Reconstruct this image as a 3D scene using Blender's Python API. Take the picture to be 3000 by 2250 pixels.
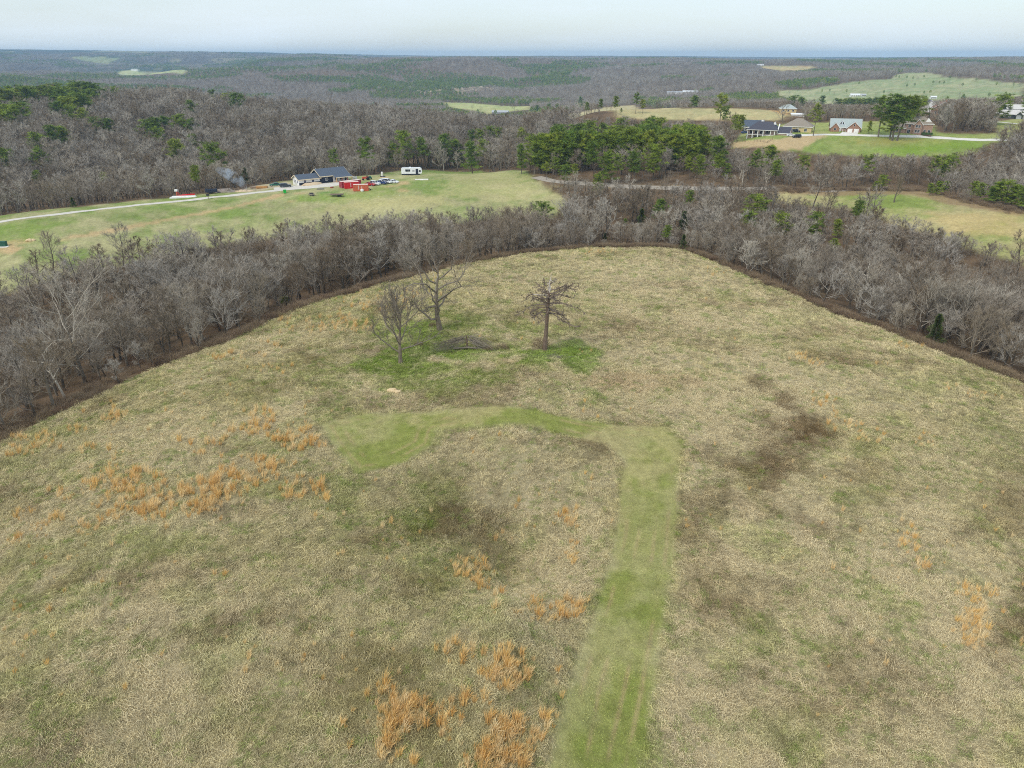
import bpy, math, random
import numpy as np
from mathutils import Vector

for o in list(bpy.data.objects):
    bpy.data.objects.remove(o, do_unlink=True)
scene = bpy.context.scene
COL = scene.collection
PI = math.pi
rad = math.radians

# ------------------------------------------------------------------ camera
CAM_Z, PITCH, FPX = 45.0, rad(24.7), 2083.0      # drone height above the hill, tilt, focal length in 3000-px pixels
cd = bpy.data.cameras.new('camera')
cd.sensor_width = 36.0
cd.lens = 36.0 * FPX / 3000.0
cd.clip_start = 0.5
cd.clip_end = 40000
cam = bpy.data.objects.new('camera', cd)
COL.objects.link(cam)
cam.location = (0, 0, CAM_Z)
cam.rotation_euler = (PI / 2 - PITCH, 0, 0)
scene.camera = cam

# ------------------------------------------------------------------ sky, sun, exposure
SUN_EL, SUN_AZ = rad(48), rad(-140)              # azimuth from +Y towards +X: behind the drone, to its left
w = bpy.data.worlds.new('World')
scene.world = w
w.use_nodes = True
nt = w.node_tree
nt.nodes.clear()
wo = nt.nodes.new('ShaderNodeOutputWorld')
bg = nt.nodes.new('ShaderNodeBackground')
sky = nt.nodes.new('ShaderNodeTexSky')
sky.sky_type = 'NISHITA'
sky.sun_disc = False
sky.sun_elevation = SUN_EL
sky.sun_rotation = SUN_AZ
sky.altitude = 300
sky.air_density = 1.0
sky.dust_density = 1.5
tc = nt.nodes.new('ShaderNodeTexCoord')
mp = nt.nodes.new('ShaderNodeMapping')
mp.inputs['Scale'].default_value = (1.2, 1.2, 9.0)
cl = nt.nodes.new('ShaderNodeTexNoise')
cl.inputs['Scale'].default_value = 2.2
cl.inputs['Detail'].default_value = 7
cl.inputs['Roughness'].default_value = 0.55
cr = nt.nodes.new('ShaderNodeMapRange')
cr.inputs['From Min'].default_value = 0.3
cr.inputs['From Max'].default_value = 0.7
cr.inputs['To Min'].default_value = 0.42
cr.inputs['To Max'].default_value = 0.95
mx = nt.nodes.new('ShaderNodeMix')
mx.data_type = 'RGBA'
mx.inputs['B'].default_value = (5.5, 6.1, 6.45, 1)        # thin high cloud veil
nt.links.new(tc.outputs['Generated'], mp.inputs['Vector'])
nt.links.new(mp.outputs[0], cl.inputs['Vector'])
nt.links.new(cl.outputs['Fac'], cr.inputs['Value'])
nt.links.new(cr.outputs[0], mx.inputs['Factor'])
nt.links.new(sky.outputs[0], mx.inputs['A'])
nt.links.new(mx.outputs['Result'], bg.inputs['Color'])
bg.inputs['Strength'].default_value = 0.128
nt.links.new(bg.outputs[0], wo.inputs['Surface'])

sl = bpy.data.lights.new('sun', 'SUN')
sl.energy = 1.5
sl.angle = rad(24)
sl.color = (1.0, 0.95, 0.87)
sun = bpy.data.objects.new('sun', sl)
COL.objects.link(sun)
sd = Vector((math.sin(SUN_AZ) * math.cos(SUN_EL), math.cos(SUN_AZ) * math.cos(SUN_EL), math.sin(SUN_EL)))
sun.rotation_euler = sd.to_track_quat('Z', 'Y').to_euler()

scene.view_settings.view_transform = 'Standard'
scene.view_settings.look = 'None'
scene.view_settings.exposure = 0.36
scene.view_settings.gamma = 1.0
scene.view_settings.use_curve_mapping = False
scene.render.engine = 'CYCLES'
scene.cycles.max_bounces = 5
scene.cycles.diffuse_bounces = 3
scene.cycles.glossy_bounces = 2
scene.cycles.transmission_bounces = 2
scene.cycles.volume_bounces = 3
scene.cycles.transparent_max_bounces = 8
scene.cycles.use_denoising = False
scene.cycles.filter_width = 1.05
scene.cycles.caustics_reflective = False
scene.cycles.caustics_refractive = False

# ------------------------------------------------------------------ small helpers
def S(r, g, b):
    f = lambda c: (c / 12.92 if c <= 0.04045 else ((c + 0.055) / 1.055) ** 2.4)
    return np.array([f(r / 255), f(g / 255), f(b / 255)])

def _hash(ix, iy, seed):
    h = (ix.astype(np.int64) * 374761393 + iy.astype(np.int64) * 668265263 + seed * 1442695041) & 0xFFFFFFFF
    h = ((h ^ (h >> 13)) * 1274126177) & 0xFFFFFFFF
    return ((h ^ (h >> 16)) & 0xFFFFFF) / float(0xFFFFFF)

def vnoise(x, y, seed=0):
    ix, iy = np.floor(x), np.floor(y)
    fx, fy = x - ix, y - iy
    fx, fy = fx * fx * fx * (fx * (fx * 6 - 15) + 10), fy * fy * fy * (fy * (fy * 6 - 15) + 10)
    a = _hash(ix, iy, seed); b = _hash(ix + 1, iy, seed)
    c = _hash(ix, iy + 1, seed); d = _hash(ix + 1, iy + 1, seed)
    return (a * (1 - fx) + b * fx) * (1 - fy) + (c * (1 - fx) + d * fx) * fy

def fbm(x, y, seed=0, octv=4, rough=0.5):
    s = np.zeros_like(x, dtype=float); amp = 1.0; tot = 0.0
    for k in range(octv):
        cs, sn = math.cos(0.6 + k), math.sin(0.6 + k)
        f = 2.0 ** k
        s += amp * vnoise((x * cs - y * sn) * f + 17.3 * k, (x * sn + y * cs) * f - 9.1 * k, seed + 31 * k)
        tot += amp; amp *= rough
    return s / tot

def sstep(a, b, x):
    t = np.clip((x - a) / (b - a), 0, 1)
    return t * t * (3 - 2 * t)

# photograph readings: full view (2212 px wide) and three zooms, all turned to 3000-px pixels
K = 3000.0 / 2212.0
def F(u, v): return (u * K, v * K)
def Z1(x, y): return (x / 2.212, 100 + y / 2.212)
def Z2(x, y): return (1000 + x / 2.212, 100 + y / 2.212)
def Z3(x, y): return (2000 + x / 2.212, 100 + y / 2.212)

CP, SP = math.cos(PITCH), math.sin(PITCH)
def ray(U, V):
    U = np.asarray(U, float); V = np.asarray(V, float)
    dx, dv = U - 1500.0, V - 1125.0
    return dx, FPX * CP - dv * SP, -FPX * SP - dv * CP

def project(x, y, z):
    zz = z - CAM_Z
    dep = y * CP - zz * SP
    return 1500 + FPX * x / dep, 1125 - FPX * (y * SP + zz * CP) / dep, dep

# ------------------------------------------------------------------ terrain height from survey points
SURV = []
def cp(uv, z):
    dx, dy, dz = ray(*uv)
    t = (z - CAM_Z) / dz
    SURV.append((dx * t, dy * t, z))
def wp(x, y, z): SURV.append((x, y, z))
def fp(u, r, z):                      # u = column in the full view, r = distance over ground
    a = math.atan2(u * K - 1500.0, 2270.0)
    SURV.append((math.sin(a) * r, math.cos(a) * r, z))

# the meadow hill
for u, v, z in ((0, 950, -5), (160, 880, -5), (330, 800, -5), (500, 735, -5), (650, 665, -5), (820, 615, -5.5), (980, 575, -6), (1120, 550, -6.5),
                (1250, 535, -7), (1380, 533, -7), (1480, 540, -7), (1600, 590, -7), (1700, 632, -7), (1800, 675, -7), (1900, 710, -6.5),
                (2000, 750, -6), (2120, 795, -6), (2212, 830, -6),
                (950, 714, -.5), (1178, 758, 0), (865, 785, -.5), (1100, 950, .6), (1100, 1300, .2), (1100, 1650, -1), (300, 1300, -1.2),
                (0, 1600, -2.5), (2212, 1650, -2), (2212, 1200, -3), (1700, 900, -1.4), (1500, 650, -3.2), (100, 1100, -3), (1250, 600, -4), (1900, 950, -2.6)):
    cp(F(u, v), z)
for p in ((0, 10, -2), (-40, 0, -4), (40, 0, -4), (0, -60, -6), (-80, 40, -7), (90, 50, -7)):
    wp(*p)
# valleys round it
for p in ((-105, 138, -16), (-68, 205, -17), (-125, 100, -16), (-150, 90, -21), (-170, 130, -20), (0, 238, -16), (42, 250, -15), (100, 205, -16), (130, 175, -17),
          (150, 150, -18), (170, 130, -20), (60, 255, -14), (190, 190, -18), (-210, 160, -22)):
    wp(*p)
# house ridge
for u, v, z in ((0, 478, -6), (0, 540, -8), (0, 620, -12), (300, 440, -6), (300, 520, -9), (600, 405, -6), (600, 480, -9.5), (680, 395, -6), (890, 376, -6),
                (1000, 420, -7), (1000, 470, -10), (1150, 373, -6), (1180, 410, -7.5), (1215, 440, -9), (450, 425, -6), (760, 440, -7.5)):
    cp(F(u, v), z)
# road and right field
for u, v, z in ((1280, 404, -6), (1450, 402, -5.5), (1700, 402, -5), (1750, 430, -7), (2100, 470, -7), (2212, 445, -6), (2212, 560, -11), (1900, 412, -6), (1950, 500, -10)):
    cp(F(u, v), z)
# pine wood, lawn and houses
for p in ((40, 335, -4), (70, 380, -4), (95, 450, -5), (20, 400, -8), (-5, 470, -16), (130, 335, -9), (190, 340, -9), (250, 345, -8)):
    wp(*p)
for u, v, z in ((1600, 312, 2), (1660, 302, 5), (1830, 290, 6), (1980, 290, 6), (1950, 330, 0), (2100, 310, 2), (2212, 296, 4), (1750, 330, .5)):
    cp(F(u, v), z)
for p in ((385, 588, 7), (300, 500, 7), (162, 552, 11.5), (220, 560, 9), (110, 545, 10.5), (60, 545, 9), (40, 520, 5), (100, 500, 6), (130, 492, 6), (180, 490, 4), (60, 470, -3), (30, 600, -8), (330, 700, 0), (250, 800, -15)):
    wp(*p)
# left forest hill
for u, r, z in ((0, 420, -20), (300, 440, -20), (600, 450, -20), (850, 460, -19), (1050, 460, -20), (0, 620, -5), (300, 620, -8), (600, 600, -12), (850, 560, -16),
                (0, 850, 1), (250, 850, 0), (450, 800, -4), (600, 760, -8), (800, 700, -11), (1000, 640, -13), (1130, 560, -17), (1130, 760, -30)):
    fp(u, r, z)
# far country
for r, prof in ((1150, ((0, -30), (600, -36), (1100, -46), (1500, -24), (1750, -24), (2212, -14))),
                (1600, ((0, -42), (600, -52), (1100, -54), (1500, -42), (1800, -26), (2212, -12))),
                (2350, ((0, -46), (350, -52), (700, -54), (1100, -50), (1500, -30), (1750, -8), (1950, 2), (2212, -2))),
                (2900, ((0, -22), (350, -40), (600, 0), (900, 8), (1300, 10), (1600, 2), (1950, 10), (2212, 6))),
                (4200, ((0, 10), (330, -25), (600, 4), (1000, 14), (1600, 18), (2212, 24))),
                (5600, ((0, 60), (300, 50), (600, 58), (1000, 24), (1600, 22), (2212, 26))),
                (8000, ((0, 104), (300, 98), (600, 86), (900, 54), (1300, 56), (1700, 38), (2212, 44))),
                (11500, ((0, 92), (600, 90), (1000, 52), (1300, 60), (1700, 50), (2212, 55)))):
    for u, z in prof:
        fp(u, r, z)
SURV = np.array(SURV)

AMAX = rad(48)
def lp(x, y):
    r = np.hypot(x, y)
    a = np.arctan2(x, y)
    ac = np.clip(a, -AMAX, AMAX)
    back = sstep(AMAX, PI, np.abs(a))
    return ac * (1 - back) * 1.3, np.log(r + 45.0)
def tps_k(d2): return d2 * np.log(d2 + 1e-9)
_cx, _cy = lp(SURV[:, 0], SURV[:, 1])
_n = len(SURV)
_A = np.zeros((_n + 3, _n + 3))
_A[:_n, :_n] = tps_k((_cx[:, None] - _cx) ** 2 + (_cy[:, None] - _cy) ** 2) + 2e-4 * np.eye(_n)
_A[:_n, _n:] = np.stack([np.ones(_n), _cx, _cy], 1)
_A[_n:, :_n] = _A[:_n, _n:].T
_W = np.linalg.solve(_A, np.concatenate([SURV[:, 2], [0, 0, 0]]))
def height_exact(x, y):
    px, py = lp(x, y)
    out = np.empty_like(px)
    fx, fy, fo = px.ravel(), py.ravel(), out.ravel()
    for i in range(0, len(fx), 40000):
        s = slice(i, i + 40000)
        d2 = (fx[s, None] - _cx) ** 2 + (fy[s, None] - _cy) ** 2
        fo[s] = tps_k(d2) @ _W[:_n] + _W[_n] + _W[_n + 1] * fx[s] + _W[_n + 2] * fy[s]
    z = fo.reshape(px.shape)
    r = np.hypot(x, y)
    z = z + (fbm(x / 9, y / 9, 3, 3) - .5) * 0.5 * sstep(15, 60, r)
    z = z + (fbm(x / 90, y / 90, 5, 3) - .5) * 7 * sstep(380, 900, r)
    z = z + (fbm(x / 520, y / 520, 8, 4) - .5) * 78 * sstep(1500, 2600, r) * (1 - .55 * sstep(6000, 8000, r))
    z = z + (fbm(x / 1500, y / 1500, 9, 3) - .5) * 95 * sstep(3200, 4600, r) * (1 - .6 * sstep(6500, 8500, r))
    # no far hill stands above the skyline of the photograph
    lim = np.interp(np.arctan2(x, y), [-.58, -.42, -.27, -.11, .12, .35, .58], [.0094, .0080, .0052, .0010, .0015, -.0010, .0002])
    top = CAM_Z - 11 + 19 * sstep(7800, 9600, r) + r * lim
    far = sstep(1500, 2200, r)
    return z * (1 - far) + far * (top - np.log1p(np.exp(np.clip((top - z) / 9, -30, 30))) * 9)

AZ = np.concatenate([np.linspace(-PI, -AMAX, 44)[:-1], np.linspace(-AMAX, AMAX, 540), np.linspace(AMAX, PI, 44)[1:-1]])
RR = np.concatenate([np.geomspace(5, 24, 12)[:-1], np.geomspace(24, 260, 380)[:-1], np.geomspace(260, 1000, 130)[:-1], np.geomspace(1000, 12000, 150)])
NA, NR = len(AZ), len(RR)
GX = np.sin(AZ)[None, :] * RR[:, None]
GY = np.cos(AZ)[None, :] * RR[:, None]
GZ = height_exact(GX, GY)
AZE = np.append(AZ, PI)
def height(x, y):
    """height of the built ground sheet at world x, y"""
    x = np.asarray(x, float); y = np.asarray(y, float)
    r = np.clip(np.hypot(x, y), RR[0], RR[-1] * .9999); a = np.arctan2(x, y)
    fi = np.interp(r, RR, np.arange(NR)); fj = np.interp(a, AZE, np.arange(NA + 1))
    i = np.clip(fi.astype(int), 0, NR - 2); j = fj.astype(int); t, s = fi - i, fj - j
    j0, j1 = j % NA, (j + 1) % NA
    return (GZ[i, j0] * (1 - s) + GZ[i, j1] * s) * (1 - t) + (GZ[i + 1, j0] * (1 - s) + GZ[i + 1, j1] * s) * t

TS = np.geomspace(20, 11500, 900)
def hit(U, V, rmin=20):
    """where the line of sight through a photograph point meets the ground"""
    U = np.atleast_1d(np.asarray(U, float)); V = np.atleast_1d(np.asarray(V, float))
    dx, dy, dz = ray(U, V)
    hn = np.hypot(dx, dy)
    ts = TS[TS >= rmin]
    X = dx[:, None] / hn[:, None] * ts; Y = dy[:, None] / hn[:, None] * ts
    D = CAM_Z + dz[:, None] / hn[:, None] * ts - height(X, Y)
    below = D <= 0
    k = np.where(below.any(1), below.argmax(1), len(ts) - 1)
    k = np.clip(k, 1, len(ts) - 1); n = np.arange(len(U))
    d0, d1 = D[n, k - 1], D[n, k]
    f = np.clip(d0 / (d0 - d1 + 1e-9), 0, 1)
    t = ts[k - 1] * (1 - f) + ts[k] * f
    return dx / hn * t, dy / hn * t
def H1(uv, rmin=20):
    x, y = hit(uv[0], uv[1], rmin)
    return float(x[0]), float(y[0])
def hits(pts, rmin=20):
    p = np.array(pts, float)
    x, y = hit(p[:, 0], p[:, 1], rmin)
    return np.stack([x, y], 1)

def inpoly(x, y, poly):
    x = np.asarray(x, float); y = np.asarray(y, float)
    c = np.zeros(x.shape, bool)
    n = len(poly)
    for i in range(n):
        x0, y0 = poly[i]; x1, y1 = poly[(i + 1) % n]
        if y0 == y1: continue
        c ^= ((y0 > y) != (y1 > y)) & (x < (x1 - x0) * (y - y0) / (y1 - y0) + x0)
    return c
def polydist(x, y, poly):
    d = np.full(np.shape(x), 1e9)
    n = len(poly)
    for i in range(n):
        p, q = np.array(poly[i]), np.array(poly[(i + 1) % n])
        e = q - p; L = e @ e + 1e-9
        t = np.clip(((x - p[0]) * e[0] + (y - p[1]) * e[1]) / L, 0, 1)
        d = np.minimum(d, np.hypot(x - p[0] - t * e[0], y - p[1] - t * e[1]))
    return d
def signed(x, y, poly):          # > 0 inside
    d = polydist(x, y, poly)
    return np.where(inpoly(x, y, poly), d, -d)

# ------------------------------------------------------------------ land use, as polygons on the ground
VIEW = []          # clear views the photograph shows: (outline, farthest distance, share of trees that still rise into it)
def poly(pts, rmin=20, clear=None):
    w_ = [tuple(p) for p in hits(pts, rmin)]
    if clear is not None: VIEW.append((pts, max(math.hypot(*p) for p in w_), clear))
    return w_
EDGE = [F(0, 950), F(160, 880), F(330, 800), F(500, 735), F(650, 665), F(820, 615), F(980, 575), F(1120, 550), F(1250, 537), F(1380, 534), F(1480, 541),
        F(1600, 590), F(1700, 632), F(1800, 675), F(1900, 710), F(2000, 750), F(2120, 795), F(2212, 830)]
MEADOW = poly(EDGE) + [(112, 95), (125, 50), (120, -150), (-110, -150), (-100, 0), (-88, 60)]
FIELD = [(-300, 215), (-300, 250)] + poly([F(0, 466), Z1(500, 1120), Z1(1100, 1060), Z1(1600, 1010), Z1(1800, 955), Z1(2050, 925), Z2(0, 935), Z2(270, 900), Z2(390, 885), Z2(540, 880),
             Z2(900, 883), Z2(1200, 888), Z2(1240, 930), Z2(1310, 990), Z2(1420, 1050), Z2(1470, 1110), Z2(1440, 1180),
             F(1100, 468), F(1000, 482), F(800, 495), F(600, 512), F(420, 540), F(267, 572), F(150, 592), F(0, 640)])
VIEW.append(([(-100, 640), F(0, 466), Z1(1600, 1010), Z1(1850, 900), (1030, 480), Z2(270, 880), Z2(1200, 885), Z2(1420, 1050), Z2(1470, 1100), F(1150, 430), F(1000, 455), F(850, 460), F(700, 462), F(600, 470), F(450, 485), F(300, 510), F(150, 540), F(0, 575), (-100, 780)], 400, .13))
RFIELD = poly([(2271, 560), (2500, 558), Z3(1560, 1012), Z3(1760, 1075), Z3(2212, 1150), (3000, 775), (2850, 735), (2768, 700), (2588, 645), (2497, 612), (2271, 592)])
VIEW.append(([(2290, 562), (2500, 560), Z3(1560, 1014), Z3(1760, 1078), Z3(2300, 1155), (3100, 720), (2870, 690), (2768, 660), (2640, 625), (2497, 598), (2290, 585)], 330, .2))
RFIELD = RFIELD[:5] + [(215, 240), (205, 195)] + RFIELD[5:]
LAWN = poly([Z3(320, 740), Z3(620, 755), Z3(790, 770), Z3(1300, 800), Z3(1850, 790), Z3(2000, 705), Z3(2212, 690), Z3(2212, 640), Z3(1650, 640), Z3(1600, 570), Z3(960, 570), Z3(720, 570), Z3(420, 600), Z3(330, 700)], 250)
VIEW.append(([Z3(320, 735), Z3(620, 745), Z3(790, 755), Z3(1300, 775), Z3(1800, 765), Z3(1960, 700), Z3(2230, 685), Z3(1650, 640), Z3(1610, 540), Z3(1400, 535), Z3(1400, 640), Z3(1180, 640), Z3(1170, 535), Z3(950, 540), Z3(950, 630), Z3(790, 640), Z3(770, 545), Z3(420, 540), Z3(330, 690)], 480, .0))
VIEW.append(([Z3(620, 470), Z3(790, 490), Z3(800, 530), Z3(620, 530)], 700, .05)); VIEW.append(([Z3(1540, 475), Z3(1680, 470), Z3(1680, 520), Z3(1540, 510)], 700, .1)); VIEW.append(([Z3(2010, 500), Z3(2090, 475), Z3(2250, 480), Z3(2250, 600), Z3(2030, 570)], 720, .02))
FRLAWN = poly([Z3(2010, 570), Z3(2212, 540), Z3(2212, 640), Z3(2050, 640)], 300)
TANHILL = poly([Z2(1330, 545), Z2(1560, 505), Z2(1700, 472), Z2(1900, 462), Z2(2212, 482), Z3(330, 482), Z3(560, 492), Z3(690, 525), Z3(620, 560), Z3(430, 560), Z3(0, 562), Z2(1800, 535)], 480, .02)
VALLEY = poly([Z2(650, 445), Z2(820, 445), Z2(1230, 465), Z2(1220, 490), Z2(950, 520), Z2(700, 470)], 1000, .03)
PASTURE = poly([Z3(830, 360), Z3(1090, 310), Z3(1350, 290), Z3(1370, 275), Z3(1480, 250), Z3(1620, 256), Z3(1700, 280), Z3(1950, 290), Z3(2212, 320), Z3(2212, 400), Z3(2100, 425), Z3(1900, 415),
                Z3(1500, 440), Z3(1100, 455), Z3(850, 455), Z3(620, 395), Z3(620, 365)], 1000, .03)
FARL = poly([Z1(750, 245), Z1(870, 226), Z1(1230, 240), Z1(1180, 262), Z1(780, 265)], 1500, .0)
FARL2 = poly([Z1(430, 140), Z1(540, 145), Z1(780, 155), Z1(700, 192), Z1(560, 175)], 1500, .0)
FARO = poly([Z3(490, 210), Z3(880, 209), Z3(830, 225), Z3(640, 240)], 1500, .0)
OPEN = [MEADOW, FIELD, RFIELD, LAWN, FRLAWN, TANHILL, VALLEY, PASTURE, FARL, FARL2, FARO]
MOW = poly([F(*p) for p in ((1165, 1720), (1180, 1659), (1230, 1450), (1290, 1300), (1328, 1150), (1335, 1080), (1345, 1000), (1310, 962), (1200, 932), (1050, 921), (945, 930), (938, 962),
            (870, 1000), (765, 1025), (715, 960), (690, 915), (800, 890), (1000, 880), (1180, 890), (1320, 915), (1440, 920), (1475, 960), (1470, 1080), (1465, 1200), (1440, 1350), (1418, 1500), (1390, 1659), (1380, 1720))])

def ell(u, v, ru, rv):
    """a patch on the ground read from the photograph: centre and two half axes"""
    c = np.array(H1(F(u, v))); a = np.array(H1(F(u + ru, v))) - c; b = np.array(H1(F(u, v + rv))) - c
    M = np.linalg.inv(np.stack([a, b], 1))
    return c, M
def ellmask(e, x, y):
    c, M = e
    p = M[0, 0] * (x - c[0]) + M[0, 1] * (y - c[1]); q = M[1, 0] * (x - c[0]) + M[1, 1] * (y - c[1])
    return p * p + q * q

STRAW, OLIVE, BROWN, GREEN, BGREEN, PALE, PINK = S(218, 203, 164), S(170, 161, 113), S(126, 104, 74), S(146, 154, 84), S(124, 160, 44), S(216, 201, 163), S(200, 174, 140)
MOWC = S(164, 164, 98)
PATCHES = []
for u, v, ru, rv, c, s in ((1652, 825, 28, 26, BROWN, .6), (1690, 870, 42, 30, BROWN, .85), (1725, 915, 50, 34, BROWN, .95), (1765, 950, 45, 26, BROWN, .85), (1650, 905, 34, 34, BROWN, .6), (1700, 985, 60, 34, BROWN, .5), (1600, 1090, 110, 50, BROWN, .5), (1640, 1030, 60, 34, BROWN, .5), (1480, 1130, 40, 30, BROWN, .45), (1850, 1020, 60, 26, BROWN, .4), (1930, 1080, 70, 30, BROWN, .4), (1560, 1340, 70, 40, BROWN, .5), (1660, 1450, 90, 40, BROWN, .45), (2080, 1150, 50, 26, BROWN, .4), (1540, 1200, 90, 40, BROWN, .4), (1570, 1280, 110, 40, BROWN, .4), (1480, 720, 120, 30, BROWN, .3),
        (1850, 770, 90, 18, BROWN, .45), (1330, 690, 110, 22, BROWN, .3), (2170, 1330, 70, 80, BROWN, .8), (1760, 720, 70, 14, BROWN, .5), (1690, 1500, 160, 80, BROWN, .3),
        (1900, 1480, 200, 90, BROWN, .3), (330, 1250, 190, 55, BROWN, .5), (430, 1360, 180, 60, BROWN, .45), (970, 1120, 70, 40, BROWN, .7), (820, 1250, 120, 40, BROWN, .4),
        (560, 1330, 120, 50, BROWN, .35), (760, 1450, 140, 60, BROWN, .3), (1180, 950, 110, 14, BROWN, .45), (950, 850, 60, 18, BROWN, .2), (640, 830, 90, 20, BROWN, .25),
        (350, 1000, 220, 25, PALE, .5), (480, 930, 160, 18, PALE, .4), (250, 1400, 160, 60, PALE, .35), (1180, 1030, 130, 35, PALE, .6), (1200, 1180, 100, 50, PALE, .4),
        (1550, 930, 100, 40, PALE, .55), (1400, 830, 130, 25, PINK, .5), (1330, 600, 260, 40, PALE, .55), (1650, 690, 160, 40, PALE, .65), (1900, 850, 170, 50, PALE, .6),
        (2080, 1000, 130, 70, PALE, .5), (1250, 750, 90, 30, PALE, .35), (2000, 1200, 130, 80, PALE, .35), (1960, 1620, 200, 90, PALE, .5), (1760, 1300, 110, 60, PALE, .35),
        (1110, 1290, 100, 40, PALE, .5), (900, 1350, 120, 40, PALE, .35), (60, 1640, 150, 80, PALE, .3), (700, 1130, 120, 30, PALE, .3), (1090, 782, 55, 14, PINK, .8),
        (850, 792, 85, 24, BGREEN, 1.1), (900, 745, 95, 36, BGREEN, .8), (1000, 768, 110, 20, BGREEN, 1.05), (925, 712, 55, 16, BGREEN, .7), (1175, 766, 80, 16, BGREEN, 1.0), (1255, 772, 40, 30, BGREEN, .7),
        (1235, 745, 40, 12, BGREEN, .7), (1000, 745, 210, 75, GREEN, .75), (1040, 738, 40, 8, BROWN, .4), (740, 1060, 60, 40, GREEN, .5), (560, 1060, 60, 20, GREEN, .3), (900, 1100, 40, 40, BGREEN, .35),
        (200, 1180, 200, 40, GREEN, .3), (640, 600, 200, 26, STRAW, .4), (2100, 830, 140, 24, GREEN, .35), (1800, 680, 140, 16, GREEN, .25), (1600, 1400, 120, 60, GREEN, .45), (1660, 1580, 120, 60, GREEN, .4),
        (840, 820, 160, 30, GREEN, .5), (1900, 1100, 100, 70, OLIVE, .4), (150, 1500, 150, 60, OLIVE, .3), (600, 1560, 200, 60, OLIVE, .35)):
    PATCHES.append((ell(u, v, ru, rv), c, s))

def mix(a, b, t):
    t = t[..., None]
    return a * (1 - t) + b * t
def meadow_col(x, y):
    n1 = fbm(x / 22, y / 22, 11, 4); n2 = fbm(x / 7, y / 7, 12, 5, .6); n3 = fbm(x / 2.2, y / 2.2, 13, 4, .6); n5 = fbm(x / 9, y / 9, 15, 5, .62)
    side = sstep(-25, 30, x + .12 * (y - 90) + 30 * (n1 - .5))
    c = mix(OLIVE + 0 * x[..., None], STRAW, np.clip(.5 + .22 * side + 1.1 * (n2 - .5) + .5 * (n3 - .5) + 1.0 * (n1 - .5), 0, 1))
    c = mix(c, BROWN, .42 * sstep(.54, .7, n5))
    c = mix(c, GREEN, .38 * sstep(.52, .68, fbm(x / 6, y / 6, 17, 5, .7)))
    for e, pc, s in PATCHES:
        d = ellmask(e, x, y)
        near = d < 4
        if near.any():
            m = .85 * s * sstep(1.7, .0, d + 3.8 * (n2 - .5) + 2.8 * (n3 - .5))
            c = mix(c, pc, m)
    m = signed(x, y, MOW)
    soft = .35 + 1.0 * sstep(.45, .65, n1)
    mm = sstep(-soft, soft, m + (n3 - .5) * 1.6 + (n2 - .5) * 1.2)
    strip = .5 + .5 * np.sin(m * 2 * PI / 1.7)
    mc = mix(MOWC + 0 * x[..., None], S(140, 151, 74), np.clip(.36 + 1.1 * (n2 - .5) + 1.0 * (n3 - .5) + .25 * (strip - .5), 0, 1))
    mc = mix(mc, S(198, 184, 134), .6 * sstep(.5, .66, n5))
    rut = np.exp(-((np.abs(m) - 1.25) / .16) ** 2) + np.exp(-((np.abs(m) - 2.6) / .16) ** 2)
    mc = mix(mc, S(184, 166, 118), np.clip(rut * 1.2 * sstep(.4, .6, fbm(x / 5, y / 5, 61, 3)), 0, .7))
    c = mix(c, mc, mm * (.72 + .28 * sstep(.4, .6, n2)))
    return c, m

FOREST = S(112, 94, 74)
def land_col(x, y):
    """base colour of the ground everywhere"""
    r = np.hypot(x, y)
    n1 = fbm(x / 40, y / 40, 21, 4); n2 = fbm(x / 6, y / 6, 22, 4, .6); nf = fbm(x / 300, y / 300, 23, 4); n9 = fbm(x / 2.2, y / 2.2, 27, 3, .7)
    c = mix(FOREST * .8 + 0 * x[..., None], S(134, 112, 88), np.clip(.5 + 2 * (n2 - .5), 0, 1))
    far = sstep(3300, 4200, r)
    fc = mix(S(92, 84, 76) + 0 * x[..., None], S(66, 78, 58), sstep(.5, .62, fbm(x / 420, y / 420, 24, 5)))
    fc = mix(fc, S(168, 160, 116), sstep(.64, .68, nf) * .8)
    c = mix(c, fc, far)
    def field(P, c0, c1, soft, k=1.0):
        nonlocal c
        m = sstep(-soft, soft, signed(x, y, P) + (n2 - .5) * soft * 2)
        q = mix(c0 + 0 * x[..., None], c1, np.clip(.5 + 2.4 * (n1 - .5) + 2.2 * (n2 - .5), 0, 1))
        q = q * (1 + .5 * (n9 - .5))[..., None]
        c = mix(c, q, m * k)
    ok = (np.abs(np.arctan2(x, y)) < AMAX) & (r > 150)
    field(FIELD, S(134, 152, 82), S(180, 174, 128), 2.0)
    field(RFIELD, S(144, 158, 82), S(188, 176, 126), 2.5)
    field(LAWN, S(142, 158, 84), S(166, 170, 106), 2.0)
    field(FRLAWN, S(146, 166, 92), S(172, 172, 110), 2.0)
    field(TANHILL, S(186, 178, 130), S(198, 180, 134), 4.0)
    field(VALLEY, S(190, 186, 128), S(176, 184, 118), 10)
    field(PASTURE, S(150, 162, 112), S(176, 174, 130), 10)
    field(FARL, S(176, 186, 124), S(190, 188, 132), 12)
    field(FARL2, S(160, 172, 112), S(176, 176, 120), 12, .7)
    field(FARO, S(204, 176, 122), S(186, 176, 120), 15)
    return c

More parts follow.
